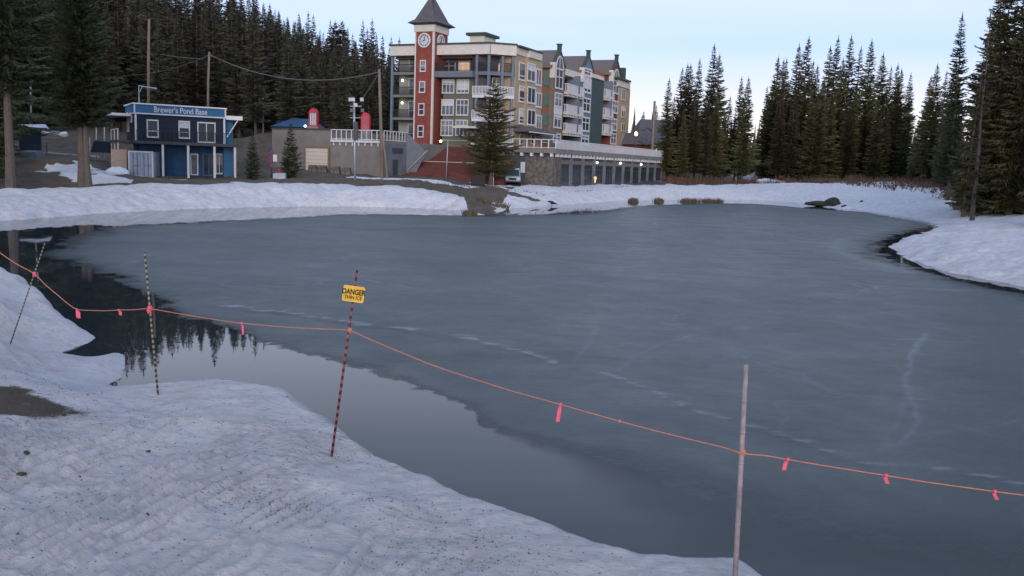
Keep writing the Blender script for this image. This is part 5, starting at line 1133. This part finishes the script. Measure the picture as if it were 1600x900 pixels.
# phone-booth-like red domed vents on the parkade roof
def booth(px_, D, label, y0, y1, wpx_):
    p = at_d(px_, y1, D); w_ = wpx_/F_PX*D/2; h = at_d(px_, y0, D).z-p.z; e = empty('red_booth', (p.x, p.y, p.z), label, 'booth', 'red booths on the parkade roof')
    b = MB(); b.box(p.x-w_-.15, p.x+w_+.15, p.y-w_-.15, p.y+w_+.15, p.z-1.2, p.z); b.build('plinth', M['concrete'], e)
    b = MB(); pr_ = [(-w_, 0), (w_, 0), (w_, h*.72)]+[(w_*math.cos(math.pi*k/8), h*.72+h*.28*math.sin(math.pi*k/8)) for k in range(1, 8)]+[(-w_, h*.72)]
    n_ = len(pr_); b.add([(p.x+a, p.y-w_, p.z+c) for a, c in pr_]+[(p.x+a, p.y+w_, p.z+c) for a, c in pr_], [tuple(range(n_)), tuple(range(n_, 2*n_))[::-1]]+[(i, n_+i, n_+(i+1) % n_, (i+1) % n_) for i in range(n_)]); b.build('shell', M['booth_red'], e)
    b = MB()
    for k in range(3): xx = p.x-w_*.5+w_*.5*k; b.box(xx-.07, xx+.07, p.y-w_-.06, p.y-w_-.001, p.z+.2, p.z+h*.72)
    b.build('glazing_bar', M['white_paint'] if px_ < 520 else M['booth_red'], e)
    b = MB(); b.box(p.x-w_*.72, p.x+w_*.72, p.y-w_-.03, p.y-w_-.001, p.z+.15, p.z+h*.78); b.build('pane', M['glass_pale'], e)
booth(490.5, 112, 'red round-topped booth nearer the blue roof on the parkade', 169.5, 198, 13)
booth(571.5, 110, 'red round-topped booth behind the white railing of the parkade', 176, 204, 13)
# concrete blocks
for i, (x, y, lab) in enumerate(((489, 266, 'concrete block right of the small dense spruce, first of the row of four'), (504, 268, 'concrete block in front of the garage door, second of the row of four'), (524, 270.5, 'concrete block right of the garage door, third of the row of four'), (541, 272.5, 'concrete block nearest the floodlight pole, last of the row of four'))):
    D = 103.4-i*.8; p = at_d(x, y, D); z = hgt(p.x, p.y); b = MB(); w_ = .55; h = .85
    b.hexa([(p.x-w_, p.y-.4, z-.2), (p.x+w_, p.y-.4, z-.2), (p.x+w_, p.y+.4, z-.2), (p.x-w_, p.y+.4, z-.2), (p.x-w_*.8, p.y-.3, z+h), (p.x+w_*.8, p.y-.3, z+h), (p.x+w_*.8, p.y+.3, z+h), (p.x-w_*.8, p.y+.3, z+h)])
    tag(b.build('concrete_block', M['stone'], None, origin=(p.x, p.y, z)), lab, 'block', 'concrete blocks by the parkade')
# van by the terrace
def van():
    p = at_d(801, 277, 104.5); z = hgt(p.x, p.y); e = empty('parked_van', (p.x, p.y, z), 'pale blue and white van parked nose out by the terrace wall', 'van')
    bl = mat('van_blue', (.22, .36, .45), .35, .05, 3, spec=.6)
    b = MB(); x, y = p.x, p.y
    b.hexa([(x-.92, y, z+.35), (x+.92, y, z+.35), (x+.92, y+4.4, z+.35), (x-.92, y+4.4, z+.35), (x-.9, y, z+1.0), (x+.9, y, z+1.0), (x+.95, y+4.4, z+1.05), (x-.95, y+4.4, z+1.05)])
    b.hexa([(x-.88, y+.75, z+1.03), (x+.88, y+.75, z+1.03), (x+.93, y+4.35, z+1.06), (x-.93, y+4.35, z+1.06), (x-.74, y+1.3, z+1.82), (x+.74, y+1.3, z+1.82), (x+.78, y+4.2, z+1.86), (x-.78, y+4.2, z+1.86)]); b.build('body', bl, e)
    b = MB(); b.hexa([(x-.74, y+1.25, z+1.83), (x+.74, y+1.25, z+1.83), (x+.78, y+4.2, z+1.87), (x-.78, y+4.2, z+1.87), (x-.7, y+1.4, z+1.95), (x+.7, y+1.4, z+1.95), (x+.72, y+4.1, z+1.97), (x-.72, y+4.1, z+1.97)]); b.build('roof', M['white_paint'], e)
    b = MB(); b.add([(x-.78, y+.80, z+1.08), (x+.78, y+.80, z+1.08), (x+.68, y+1.25, z+1.76), (x-.68, y+1.25, z+1.76)], [(0, 1, 2, 3)]); b.v = [(a, c-.03, d) for a, c, d in b.v]; b.build('windscreen', M['glass'], e)
    for s_ in (-1, 1):
        b = MB(); b.box(x+s_*.68-.16, x+s_*.68+.16, y-.04, y-.002, z+.68, z+.86); b.build('headlight', M['curtain'], e)
        for yy in (.75, 3.5):
            b = MB(); b.tube([(x+s_*.72, y+yy, z+.33), (x+s_*.95, y+yy, z+.33)], .33, 14); b.build('wheel', M['rubber'], e)
    b = MB(); b.box(x-.9, x+.9, y-.08, y-.003, z+.36, z+.52); b.build('bumper', M['dark_grey'], e)
    b = MB(); b.box(x-.42, x+.42, y-.03, y-.002, z+.60, z+.84); b.build('grille', M['black'], e)
van()
# black box at the foot of the bushy spruce
p = px_d(748, 97); z = hgt(p.x, p.y); b = MB(); b.box(p.x-.75, p.x+.75, p.y-.5, p.y+.5, z-.1, z+1.15); b.box(p.x-.8, p.x+.8, p.y-.55, p.y+.55, z+1.151, z+1.22)
for k in range(5): b.box(p.x-.7+k*.32, p.x-.6+k*.32, p.y-.54, p.y-.501, z, z+1.1)
tag(b.build('waste_bin', M['black'], None, origin=(p.x, p.y, z)), 'black slatted bin at the foot of the bushy spruce', 'bin')
# small post with white top near it
pole('marker_post', 771, 282, 770.5, 268, 101, .06, M['white_paint'], 'short white post right of the bushy spruce trunk', 'post')
# signs and bits beside the small spruces
pg, _ = pole('sign_post', 424, 280, 424, 228, 93, .07, M['dark_grey'], 'grey post with purple panel left of the small dense spruce', 'sign post')
b = MB(); p = at_d(424, 248, 92.8); b.box(p.x-.14, p.x+.14, p.y-.06, p.y-.001, p.z-.9, p.z+.9); b.build('purple_panel', mat('purple', (.16, .05, .15), .7), pg)
b = MB(); p = at_d(430, 247, 92.8); b.box(p.x-.2, p.x+.2, p.y-.06, p.y, p.z-.35, p.z+.35); b.build('sign_plate', M['white_paint'], pg)
p = at_d(437, 273, 92); z = hgt(p.x, p.y); e = empty('fire_hydrant', (p.x, p.y, z), 'red hydrant left of the small dense spruce', 'hydrant')
b = MB(); b.lathe(p.x, p.y, [(.22, z-.1), (.22, z+.08), (.16, z+.1), (.16, z+.72), (.2, z+.75), (.2, z+.8), (.05, z+1.0)], 12); b.build('barrel', mat('hydrant_red', (.55, .04, .03), .5), e)
b = MB(); b.tube([(p.x-.3, p.y, z+.55), (p.x+.3, p.y, z+.55)], .08, 8); b.build('outlet', mat('hydrant_red', (.5, .04, .03), .5), e)
p = at_d(439, 284, 89); z = hgt(p.x, p.y); b = MB(); b.hexa([(p.x-.75, p.y-.3, z-.2), (p.x+.5, p.y-.3, z-.2), (p.x+.5, p.y+.3, z-.2), (p.x-.75, p.y+.3, z-.2), (p.x-.7, p.y-.25, z+.6), (p.x+.45, p.y-.25, z+.65), (p.x+.45, p.y+.3, z+.7), (p.x-.7, p.y+.3, z+.65)]); tag(b.build('utility_box', M['container_grey'], None, origin=(p.x, p.y, z)), 'pale grey box behind the snow bank below the hydrant', 'box')
# white posts, steps and railings left of the blue building
for x, y0, y1, D, lab in ((150.5, 240, 190, 97, 'tall white post left of the blue building, left one of two'), (163, 226, 198, 99, 'shorter white post left of the blue building, right one of two'), (140, 226, 215, 98, 'short white marker post right of the big pair of trunks')):
    pole('white_post', x, y0, x, y1, D, .07, M['white_paint'], lab, 'post')
b = MB()
for k in range(5): p = at_d(145, 237-k*2.6, 96+k*.3); b.box(p.x-.55, p.x+.55, p.y-.14, p.y+.14, p.z-.06, p.z)
tag(b.build('wooden_steps', M['cream_trim'], None, origin=tuple(at_d(145, 237, 96))), 'pale wooden steps between the big trunks and the blue building', 'steps')
p = at_d(160, 234, 95); b = MB(); b.hexa([(p.x-1, p.y-.6, p.z-.3), (p.x+.9, p.y-.6, p.z-.3), (p.x+.9, p.y+.6, p.z-.3), (p.x-1, p.y+.6, p.z-.3), (p.x-.7, p.y-.4, p.z+.9), (p.x+.9, p.y-.4, p.z+.8), (p.x+.8, p.y+.4, p.z+.9), (p.x-.7, p.y+.4, p.z+1)]); tag(b.build('covered_equipment', M['navy_siding'], None, origin=tuple(p)), 'dark covered equipment left of the beige storage unit', 'equipment')
# fence at far left
fe = empty('low_fence', tuple(at_d(64, 238, 96)), 'dark thin railing beside the slanted box at the far left', 'fence')
for x in (55, 64, 73):
    b = MB(); b.tube([at_d(x, 240, 96), at_d(x, 226, 96)], .05, 6); b.build('post', M['dark_grey'], fe)
b = MB(); b.tube([at_d(46, 227, 96), at_d(74, 229, 96)], .035, 5); b.build('rail', M['dark_grey'], fe)
fe = empty('low_fence', tuple(at_d(90, 225, 108)), 'pale rail fence on the slope above the gravel path', 'fence')
b = MB(); b.tube([at_d(48, 215.5, 118), at_d(126, 215.5, 118)], .05, 5); b.build('rail', M['brown_stucco'], fe)
for x in (50, 75, 100, 124):
    b = MB(); b.tube([at_d(x, 221, 118), at_d(x, 215, 118)], .06, 5); b.build('post', M['brown_stucco'], fe)
for x, y0, y1, D, lab in ((51.5, 266, 253, 82, 'short dark stake on the grass bank at the left'), (1224, 292, 276, 176, 'small orange-topped marker post under the long clump')):
    e, t = pole('stake', x, y0, x, y1, D, .09, M['pole_wood'], lab, 'stake')
    if x > 1000: b = MB(); b.box(t.x-.9, t.x+.5, t.y-.1, t.y+.1, t.z-.2, t.z+.3); b.build('sign_plate', mat('orange_plate', (.5, .25, .12), .7), e)
# boulders
def rock(px_, py_, D, rx, rz, label, m='rock', cat='boulder', seed=0, name='boulder', ry=None, z=None):
    r = random.Random(seed+int(px_)); import bmesh
    bm = bmesh.new(); bmesh.ops.create_icosphere(bm, subdivisions=3, radius=1)
    p = at_d(px_, py_, D); zz_ = hgt(p.x, p.y) if z is None else z
    off = [Vector((r.uniform(-1, 1), r.uniform(-1, 1), r.uniform(-1, 1))).normalized() for _ in range(7)]
    for v in bm.verts:
        k = 1+sum(.09*math.sin(3.1*v.co.dot(o_)+i*1.7) for i, o_ in enumerate(off))
        k += r.uniform(-.07, .07)+.12*math.sin(v.co.x*9+v.co.y*7)*math.sin(v.co.z*8); v.co = Vector((v.co.x*rx*k, v.co.y*(ry or rx*.8)*k, v.co.z*rz*k+rz*.25))
    me_ = bpy.data.meshes.new(name); bm.to_mesh(me_); bm.free(); me_.materials.append(M[m]); o = bpy.data.objects.new(name, me_); COL.objects.link(o); o.location = (p.x, p.y, zz_); tag(o, label, cat); return o
rock(61, 211, 122, .95, .35, 'long pale boulder left of the paired pale boulders on the slope', 'concrete'); rock(90, 212, 122, .5, .42, 'pale boulder on the slope, left one of the touching pair', 'concrete'); rock(100, 213, 121.5, .6, .42, 'greyish boulder on the slope, right one of the touching pair', 'snow_old')
rock(184, 253, 84, .95, .65, 'white snow clump in front of the beige storage unit', 'snow_old', 'snow clump', name='snow_clump')
rock(1125, 284, 165, 3.6, 1.3, 'rounded dirty snow mound between the clump and the two narrow firs', 'snow_old', 'snow mound', name='snow_mound', z=None)
rock(1200, 289, 168, 2.6, .9, 'low snow heap in front of the rubbly heap across the pond', 'snow_old', 'snow mound', name='snow_mound', z=None)
for i, (x, y, a, b_) in enumerate(((1177, 277, 2.2, 1.6), (1190, 273, 2.6, 1.9), (1203, 276, 1.9, 1.4))):
    rock(x, y, 186, a, b_, f'rough grey snow lump of the rubbly heap, {ORD[i]} from the left', 'container_grey', 'snow lump', name='snow_lump', z=None)
p = at_z(990, 314, .1); rock(991, 313, p.y, .42, .18, 'dark rock at the water edge left of the grassy tufts', 'mossy_rock', z=WL+.1)
p = at_z(1031, 313.5, .1); rock(1031, 313, p.y, .48, .18, 'small dark rock at the water edge just left of the grassy tufts', 'mossy_rock', z=WL+.05)
p = at_z(1320, 325, .1); rock(1321, 324, p.y, .5, .28, 'small dark rock right of the mossy stump at the far shore', 'mossy_rock', z=WL+.1)
rock(1348, 311, at_z(1348, 311, 1.5).y, .32, .25, 'tiny dark stone lying on the snow of the far bank', 'mossy_rock', z=hgt(*(px_d(1348, at_z(1348, 311, 1.5).y))))
p = at_z(1290, 322, .1)
rock(1282, 321, p.y, 1.75, .32, 'broken mossy stump and earth overhang at the far shore, long left half', 'mossy_rock', 'stump', name='mossy_stump', z=WL+.2, ry=.8)
rock(1300, 321, p.y-.6, 1.05, .68, 'mossy square-ended log lump at the far shore, tall right half', 'mossy_rock', 'stump', name='mossy_stump', z=WL+.25, ry=.8)
pz = at_d(1159, 290, 160); b = MB(); b.lathe(pz.x, pz.y, [(.08, pz.z-.8), (.08, pz.z-.3), (.17, pz.z-.2), (.17, pz.z+.0), (.06, pz.z+.3)], 10); tag(b.build('ground_lamp', M['lamp_yellow'], None, origin=tuple(pz)), 'small yellow lamp near the ground across the pond', 'lamp')
pz = PB.pick(928, 275, .6); c = PB.P(pz[0], 3.3, .8); b = MB(); b.lathe(c[0], c[1], [(.1, 2.9), (.1, 3.3), (.2, 3.4), (.2, 3.6), (.06, 3.75)], 10); tag(b.build('ground_lamp', mat('dull_orange_lamp', (.8, .5, .2), .5, emit=(1, .6, .25), es=.35), None, origin=c), 'dull orange lamp at the foot of the terrace wall', 'lamp')
# grass tufts on the far waterline
def tufts():
    r = random.Random(3); mb = MB()
    for i in range(900):
        x = r.choice([r.gauss(1078, 7), r.uniform(1062, 1130), r.gauss(1112, 8), r.gauss(1030, 3), r.gauss(990, 3)]) if i < 620 else r.uniform(722, 795)
        if i < 620: p = at_z(x, 312.4, .3)
        else: p = at_z(x, 324 if x > 745 else 334, .2)
        p = Vector((p.x, p.y+r.uniform(-1, 1.5), 0)); z = max(WL+.05, hgt(p.x, p.y)); h = r.uniform(.2, .6); a = r.uniform(0, 6.28)
        mb.add([(p.x-.05, p.y, z-.05), (p.x+.05, p.y, z-.05), (p.x+math.cos(a)*h*.6, p.y+math.sin(a)*h*.4, z+h)], [(0, 1, 2)])
    tag(mb.build('shore_grass', mat('shore_grass', (.10, .08, .05), .9, .35)), 'dry brown grass tufts along the far waterline', 'grass', None, 'stuff')
tufts()
# crow on the ice rim
def crow():
    p = at_z(862, 321.5, .03); s = 1.5; e = empty('crow', (p.x, p.y, WL+.02), 'black crow standing at the far ice edge facing left', 'bird')
    prof = [(-.30, .02, .20), (-.24, .035, .215), (-.19, .06, .23), (-.13, .055, .22), (-.05, .10, .17), (.05, .11, .14), (.15, .07, .12), (.28, .04, .08), (.40, .03, .05)]
    b = MB(); b.tube([(p.x+a*s, p.y, WL+z*s+.12) for a, r_, z in prof], [r_*s for a, r_, z in prof], 10); b.build('body', M['black'], e, smooth=True)
    for q in (-.03, .03): b = MB(); b.tube([(p.x, p.y+q*s, WL+.02), (p.x+.02, p.y+q*s, WL+.35)], .02, 5); b.build('leg', M['black'], e)
crow()

# ------------------------------------------------ near bank: bamboo poles, sign, rope, tapes
def striped(name, c1, c2, n_bands, lo, hi):
    m = bpy.data.materials.new(name); m.use_nodes = True; n = m.node_tree; b = n.nodes['Principled BSDF']; L = n.links.new
    tc = n.nodes.new('ShaderNodeTexCoord'); sp = n.nodes.new('ShaderNodeSeparateXYZ'); L(tc.outputs['Object'], sp.inputs[0])
    at = n.nodes.new('ShaderNodeMath'); at.operation = 'ARCTAN2'; L(sp.outputs['Y'], at.inputs[0]); L(sp.outputs['X'], at.inputs[1])
    m1 = n.nodes.new('ShaderNodeMath'); m1.operation = 'MULTIPLY'; m1.inputs[1].default_value = n_bands; L(sp.outputs['Z'], m1.inputs[0])
    sn = n.nodes.new('ShaderNodeMath'); sn.operation = 'FRACT'; L(m1.outputs[0], sn.inputs[0])
    gt = n.nodes.new('ShaderNodeMath'); gt.operation = 'GREATER_THAN'; gt.inputs[1].default_value = .52; L(sn.outputs[0], gt.inputs[0])
    mx_ = n.nodes.new('ShaderNodeMixRGB'); mx_.inputs[1].default_value = (*c1, 1); mx_.inputs[2].default_value = (*c2, 1); L(gt.outputs[0], mx_.inputs[0])
    nz_ = n.nodes.new('ShaderNodeTexNoise'); nz_.inputs['Scale'].default_value = 14; L(tc.outputs['Object'], nz_.inputs[0]); hs = n.nodes.new('ShaderNodeMixRGB'); hs.blend_type = 'MULTIPLY'; hs.inputs[0].default_value = .5; L(mx_.outputs[0], hs.inputs[1]); L(nz_.outputs[0], hs.inputs[2])
    L(hs.outputs[0], b.inputs['Base Color']); b.inputs['Roughness'].default_value = .55; return m
YB = striped('yellow_black_stripes', (.38, .32, .14), (.03, .028, .025), 13, 0, 1); RB = striped('red_black_stripes', (.42, .09, .08), (.03, .022, .022), 11, 0, 1)
def ground_hit(px_, py_):
    d = ray(px_, py_); o = Vector((0, 0, CAM_Z)); t = 3.0
    ts = np.linspace(3, 60, 2000); P = np.array([[o.x+d.x*k, o.y+d.y*k, o.z+d.z*k] for k in ts]); Hh = height(P[:, 0], P[:, 1]); i = int(np.argmax(P[:, 2] < Hh)); return Vector(P[i])
def near_pole(name, bx_, by_, tx, ty, r, m, label, cat='pole', towards=0.0):
    b0 = ground_hit(bx_, by_); t = at_d(tx, ty, b0.y+towards); ax = (t-b0).normalized(); e = empty(name, tuple(b0), label, cat)
    L_ = (t-b0).length; mb = MB(); mb.tube([(0, 0, -.25), (0, 0, L_*.5), (0, 0, L_)], [r, r*.92, r*.8], 12)
    # bamboo nodes
    if m not in (M['galvanised'],):
        for k in range(1, int(L_/.28)): z = k*.28; mb.lathe(0, 0, [(r*.9, z-.012), (r*1.08, z), (r*.9, z+.012)], 12)
    me_ = bpy.data.meshes.new('shaft'); me_.from_pydata(mb.v, [], mb.f); me_.materials.append(m); me_.polygons.foreach_set('use_smooth', [True]*len(mb.f)); o = bpy.data.objects.new('shaft', me_); COL.objects.link(o); o.parent = e
    o.rotation_euler = ax.to_track_quat('Z', 'Y').to_euler()
    return e, b0, t
def on_pole(b0, t, py_):                        # the point of the pole seen at image row py_
    best = min((abs(project(b0.lerp(t, k/400))[1]-py_), k) for k in range(401)); return b0.lerp(t, best[1]/400)
RMI = RM.transposed()
def project(p): q = RMI @ (Vector(p)-Vector((0, 0, CAM_Z))); return (800+F_PX*q.x/-q.z, 450-F_PX*q.y/-q.z)
P1, b1, t1 = near_pole('marker_pole', 16, 538, 70, 380, .013, YB, 'leaning yellow and black striped pole on the left snow mound', 'pole')
P2, b2, t2 = near_pole('marker_pole', 247, 618, 226, 394, .016, YB, 'yellow and black striped pole with a pink tape bundle at its middle', 'pole')
P3, b3, t3 = near_pole('warning_sign', 518, 714, 558, 422, .016, RB, 'red and black striped pole carrying a yellow danger thin ice sign', 'warning sign')
rust = mat('weathered_pole', (.30, .24, .24), .7, .2, 9)
P4, b4, t4 = near_pole('marker_pole', 1148, 912, 1166, 570, .025, rust, 'thick plain grey-brown pole standing in front at the right', 'pole')
sc_ = on_pole(b3, t3, 459); ax = (t3-b3).normalized(); nn = Vector((-sc_.x*.4, -sc_.y, .15*sc_.y)).normalized(); uu = ax.cross(nn).normalized(); uu = -uu if uu.x < 0 else uu; uu = (uu+ax*.02).normalized(); nn = uu.cross(ax).normalized()
s_ = sc_.y/F_PX; hw, hh = 17*s_, 12.8*s_
yel = mat('sign_yellow', (.72, .42, .03), .5, .07, 6)
def plate(cx_, w_, h_, t0, t1_, rad, mi=0, mb=None):
    mb = mb or MB(); pts = []
    for qx, qy, a0 in ((1, 1, 0), (-1, 1, 90), (-1, -1, 180), (1, -1, 270)):
        for k in range(5): a = R(a0+k*22.5); pts.append((qx*(w_-rad)+rad*math.cos(a), qy*(h_-rad)+rad*math.sin(a)))
    n_ = len(pts); vs = [cx_+uu*x+ax*y+nn*t0 for x, y in pts]+[cx_+uu*x+ax*y+nn*t1_ for x, y in pts]
    mb.add(vs, [tuple(range(n_))[::-1], tuple(range(n_, 2*n_))]+[(i, (i+1) % n_, n_+(i+1) % n_, n_+i) for i in range(n_)], mi); return mb
cen = sc_+nn*.03
sp = plate(cen, hw, hh, 0, .006, .02).build('sign_plate', yel, P3)
bd = MB(); n_ = 0
for (x0, x1, y0, y1) in ((-hw*.93, hw*.93, hh*.90, hh*.93), (-hw*.93, hw*.93, -hh*.93, -hh*.90), (-hw*.95, -hw*.93, -hh*.9, hh*.9), (hw*.93, hw*.95, -hh*.9, hh*.9)):
    bd.hexa([cen+uu*x+ax*y+nn*d for d in (.0062, .008) for x, y in ((x0, y0), (x1, y0), (x1, y1), (x0, y1))])
bd.build('border', mat('pale_yellow', (.75, .6, .25), .5), sp)
text('DANGER', hh*.92, sp, cen+ax*hh*.22+nn*.0075, uu, nn, M['black'], depth=.001, bold=.003, sx=.76)
text('THIN ICE', hh*.62, sp, cen-ax*hh*.46+nn*.0075, uu, nn, M['black'], depth=.001, bold=.0012, sx=.84)
# rope
rp_ = []
def rope_pt(px_, py_, D): rp_.append(at_d(px_, py_, D))
r1 = on_pole(b1, t1, 427); r2 = on_pole(b2, t2, 482); r3 = on_pole(b3, t3, 516); r4 = on_pole(b4, t4, 706)
def seg(a, b, L, pxa, pxb):                     # L: pixel points between two poles
    for x, y in L: t = (x-pxa)/(pxb-pxa); k = 1/((1-t)/a.y+t/b.y); rp_.append(at_d(x, y, k))
seg(Vector((0, r1.y+2.0, 0)), r1, [(-60, 352), (-25, 377), (0, 395), (25, 412)], -60, 51)
rp_.append(r1+Vector((0, -.02, 0))); seg(r1, r2, [(70, 444), (90, 461), (108, 476), (121, 483.5), (140, 485), (165, 485.5), (185, 484.5), (210, 484)], 51, 237)
rp_.append(r2+Vector((0, -.022, 0))); seg(r2, r3, [(262, 487), (300, 493.5), (340, 500), (378, 505), (420, 509), (460, 512), (500, 514)], 237, 546)
rp_.append(r3+Vector((0, -.024, 0))); seg(r3, r4, [(580, 531), (620, 548), (680, 572), (740, 592), (800, 611), (840, 622), (876, 632), (925, 646), (968, 658), (1020, 672), (1080, 687), (1130, 699)], 546, 1162)
rp_.append(r4+Vector((0, -.034, 0))); seg(r4, Vector((0, r4.y-.3, 0)), [(1200, 712.5), (1231, 718), (1290, 728), (1340, 736), (1385, 743), (1450, 753.5), (1500, 760.5), (1555, 768), (1620, 776), (1750, 790)], 1162, 1750)
def catmull(P, n=5):
    o = []
    for i in range(len(P)-1):
        p0, p1, p2, p3 = P[max(i-1, 0)], P[i], P[i+1], P[min(i+2, len(P)-1)]
        for k in range(n):
            t = k/n; o.append(.5*((2*p1)+(p2-p0)*t+(2*p0-5*p1+4*p2-p3)*t*t+(3*p1-p0-3*p2+p3)*t**3))
    return o+[P[-1]]
rc = catmull(rp_, 4); orange = mat('orange_rope', (.52, .19, .11), .8, .15, 30)
b = MB(); b.tube(rc, [max(.0055, .00052*p.y) for p in rc], 6); ro = b.build('rope', orange, None, smooth=True, origin=r3); tag(ro, 'long orange rope strung between the poles along the pond edge', 'rope')
pink = mat('pink_tape', (.75, .11, .17), .6, .1, 20)
def near_rope(px_, py_): return min(rc, key=lambda p: abs(project(p)[0]-px_))
def rope_at(px_):
    for a, b_ in zip(rc[:-1], rc[1:]):
        xa, xb = project(a)[0], project(b_)[0]
        if xa <= px_ <= xb: return a.lerp(b_, (px_-xa)/(xb-xa+1e-9))
    return rc[-1]
for x, ex, ey, wpx_, lab in ((120, 3, 14, 6, 'pink tape on the rope between the two leftmost poles, over the snow mound edge'), (186, 3, 8, 4, 'small pink and white tape tied on the rope just left of the second pole'), (378, 2, 18, 3, 'thin pink tape hanging from the rope left of the danger sign'), (876, -4, 28, 6, 'long pink tape hanging mid-rope between the sign and the thick grey pole'),
        (1231, -6, 17, 7, 'slanted pink tape on the rope just right of the thick grey pole'), (1384, 3, 13, 7, 'pink tape on the rope, middle of the three right of the grey pole'), (1554, 4, 13, 7, 'pink tape on the rope nearest the right edge of the photo')):
    p = rope_at(x); s = p.y/F_PX; e = p+Vector((ex*s, 0, -ey*s)); h = wpx_*s/2; mb = MB(); N_ = 6; vs = []; fs = []
    for k in range(N_+1):
        t = k/N_; c = p.lerp(e, t)+Vector((0, .012*math.sin(t*5), 0)); tw = .3*math.sin(t*3); hk = h*(.55+.45*min(1, t*3))
        vs += [c+Vector((-hk, -tw*hk, 0)), c+Vector((hk, tw*hk, -.15*h)), c+Vector((hk, tw*hk+.004, -.15*h)), c+Vector((-hk, -tw*hk+.004, 0))]
    for k in range(N_):
        q = 4*k
        for j in range(4): fs.append((q+j, q+(j+1) % 4, q+4+(j+1) % 4, q+4+j))
    fs += [(3, 2, 1, 0), (4*N_, 4*N_+1, 4*N_+2, 4*N_+3)]
    mb.add(vs, fs); mb.tube([p+Vector((-.012, 0, 0)), p+Vector((.012, 0, 0))], .016, 8); o = mb.build('flagging_tape', pink, None, origin=tuple(p)); tag(o, lab, 'tape', 'pink tapes on the rope')
for q, (dx, dz), lab in ((r1, (5, 5), 'pink tape knot tied round the leftmost leaning pole'), (r2, (6, 9), 'bright pink tape bundle tied round the second striped pole')):
    s = q.y/F_PX; mb = MB(); r = random.Random(int(q.x*100))
    mb.lathe(q.x, q.y, [(.024, q.z-dz*s*.5), (.034, q.z-.02), (.034, q.z+.02), (.024, q.z+dz*s*.5)], 10)
    for k in range(5):
        a = r.uniform(-1, 1)*dx*s; c = q+Vector((0, -.04, 0)); mb.tube([c, c+Vector((a, -.03, -dz*s*r.uniform(.3, 1.)))], [.016, .012], 5)
    tag(mb.build('tape_knot', pink, None, origin=tuple(q)), lab, 'tape')
for x, lab in ((968, 'orange rope knot between the long pink tape and the thick grey pole'), (1162, 'orange rope knot around the thick grey pole'), (546, 'orange rope knot around the danger sign pole')):
    p = rope_at(x); mb = MB(); rr = .014 if x == 968 else .026; mb.lathe(p.x, p.y+(.03 if x != 968 else 0), [(rr*.7, p.z-rr*1.0), (rr*1.05, p.z-rr*.3), (rr*1.05, p.z+rr*.3), (rr*.7, p.z+rr*1.0)], 10); tag(mb.build('rope_knot', orange, None, origin=tuple(p)), lab, 'knot')
# debris on the near snow: twigs, cone bits and small stones, too many to count
def debris():
    r = random.Random(9); mb = MB(); L = []
    for i in range(500):
        x = r.uniform(-60, 1150); y = r.uniform(600, 905)
        p = at_z(x, y, .8); L.append((p.x, p.y))
    for (x, y, s, n_) in ((420, 785, .3, 260), (700, 850, .45, 160), (620, 790, .4, 140), (560, 700, .3, 60), (130, 770, .7, 160), (40, 830, .8, 150), (20, 640, .5, 220), (60, 665, .5, 120), (10, 600, .5, 120), (800, 860, .5, 120), (250, 700, .8, 120), (60, 690, 1.2, 120), (110, 650, .35, 40), (240, 650, .4, 50)):
        c = at_z(x, y, .8)
        for k in range(n_): L.append((c.x+r.gauss(0, s), c.y+r.gauss(0, s*.8)))
    A_ = np.array(L); sd_ = sdist(A_[:, 0], A_[:, 1]); hz_ = height(A_[:, 0], A_[:, 1])
    for (x, y), d_, z in zip(L, sd_, hz_):
        if d_ < .3: continue
        a = r.uniform(0, 6.28); l = r.choice([.004, .006, .009, .014])*r.uniform(.6, 1.4); w_ = l*r.uniform(.15, .6); h = .008
        u = Vector((math.cos(a), math.sin(a), 0)); v = Vector((-u.y, u.x, 0)); c = Vector((x, y, z+.002))
        mb.add([c-u*l, c-v*w_, c+u*l, c+v*w_, c+Vector((0, 0, h))], [(0, 1, 4), (1, 2, 4), (2, 3, 4), (3, 0, 4)], r.randrange(2))
    tag(mb.build('snow_litter', [mat('litter_brown', (.06, .045, .038), .95, .3), mat('litter_grey', (.10, .08, .075), .95, .3)]), 'dark twigs, needles and grit scattered on the near snow', 'litter', None, 'stuff')
debris()
for x, y, r_, lab in ((41, 708, .035, 'dark stone on the snow at the lower left, topmost of the loose stones'), (232, 706, .030, 'dark stone on the open snow right of the tread marks'), (229, 804, .028, 'dark stone among the tread marks at lower left'), (100, 650, .03, 'dark stone at the edge of the brown earth patch'), (33, 743, .045, 'long dark stone at the left edge of the snow')):
    p = ground_hit(x, y); rock(x, y, p.y, r_, r_*.6, lab, 'mossy_rock', 'stone', name='stone', z=p.z)
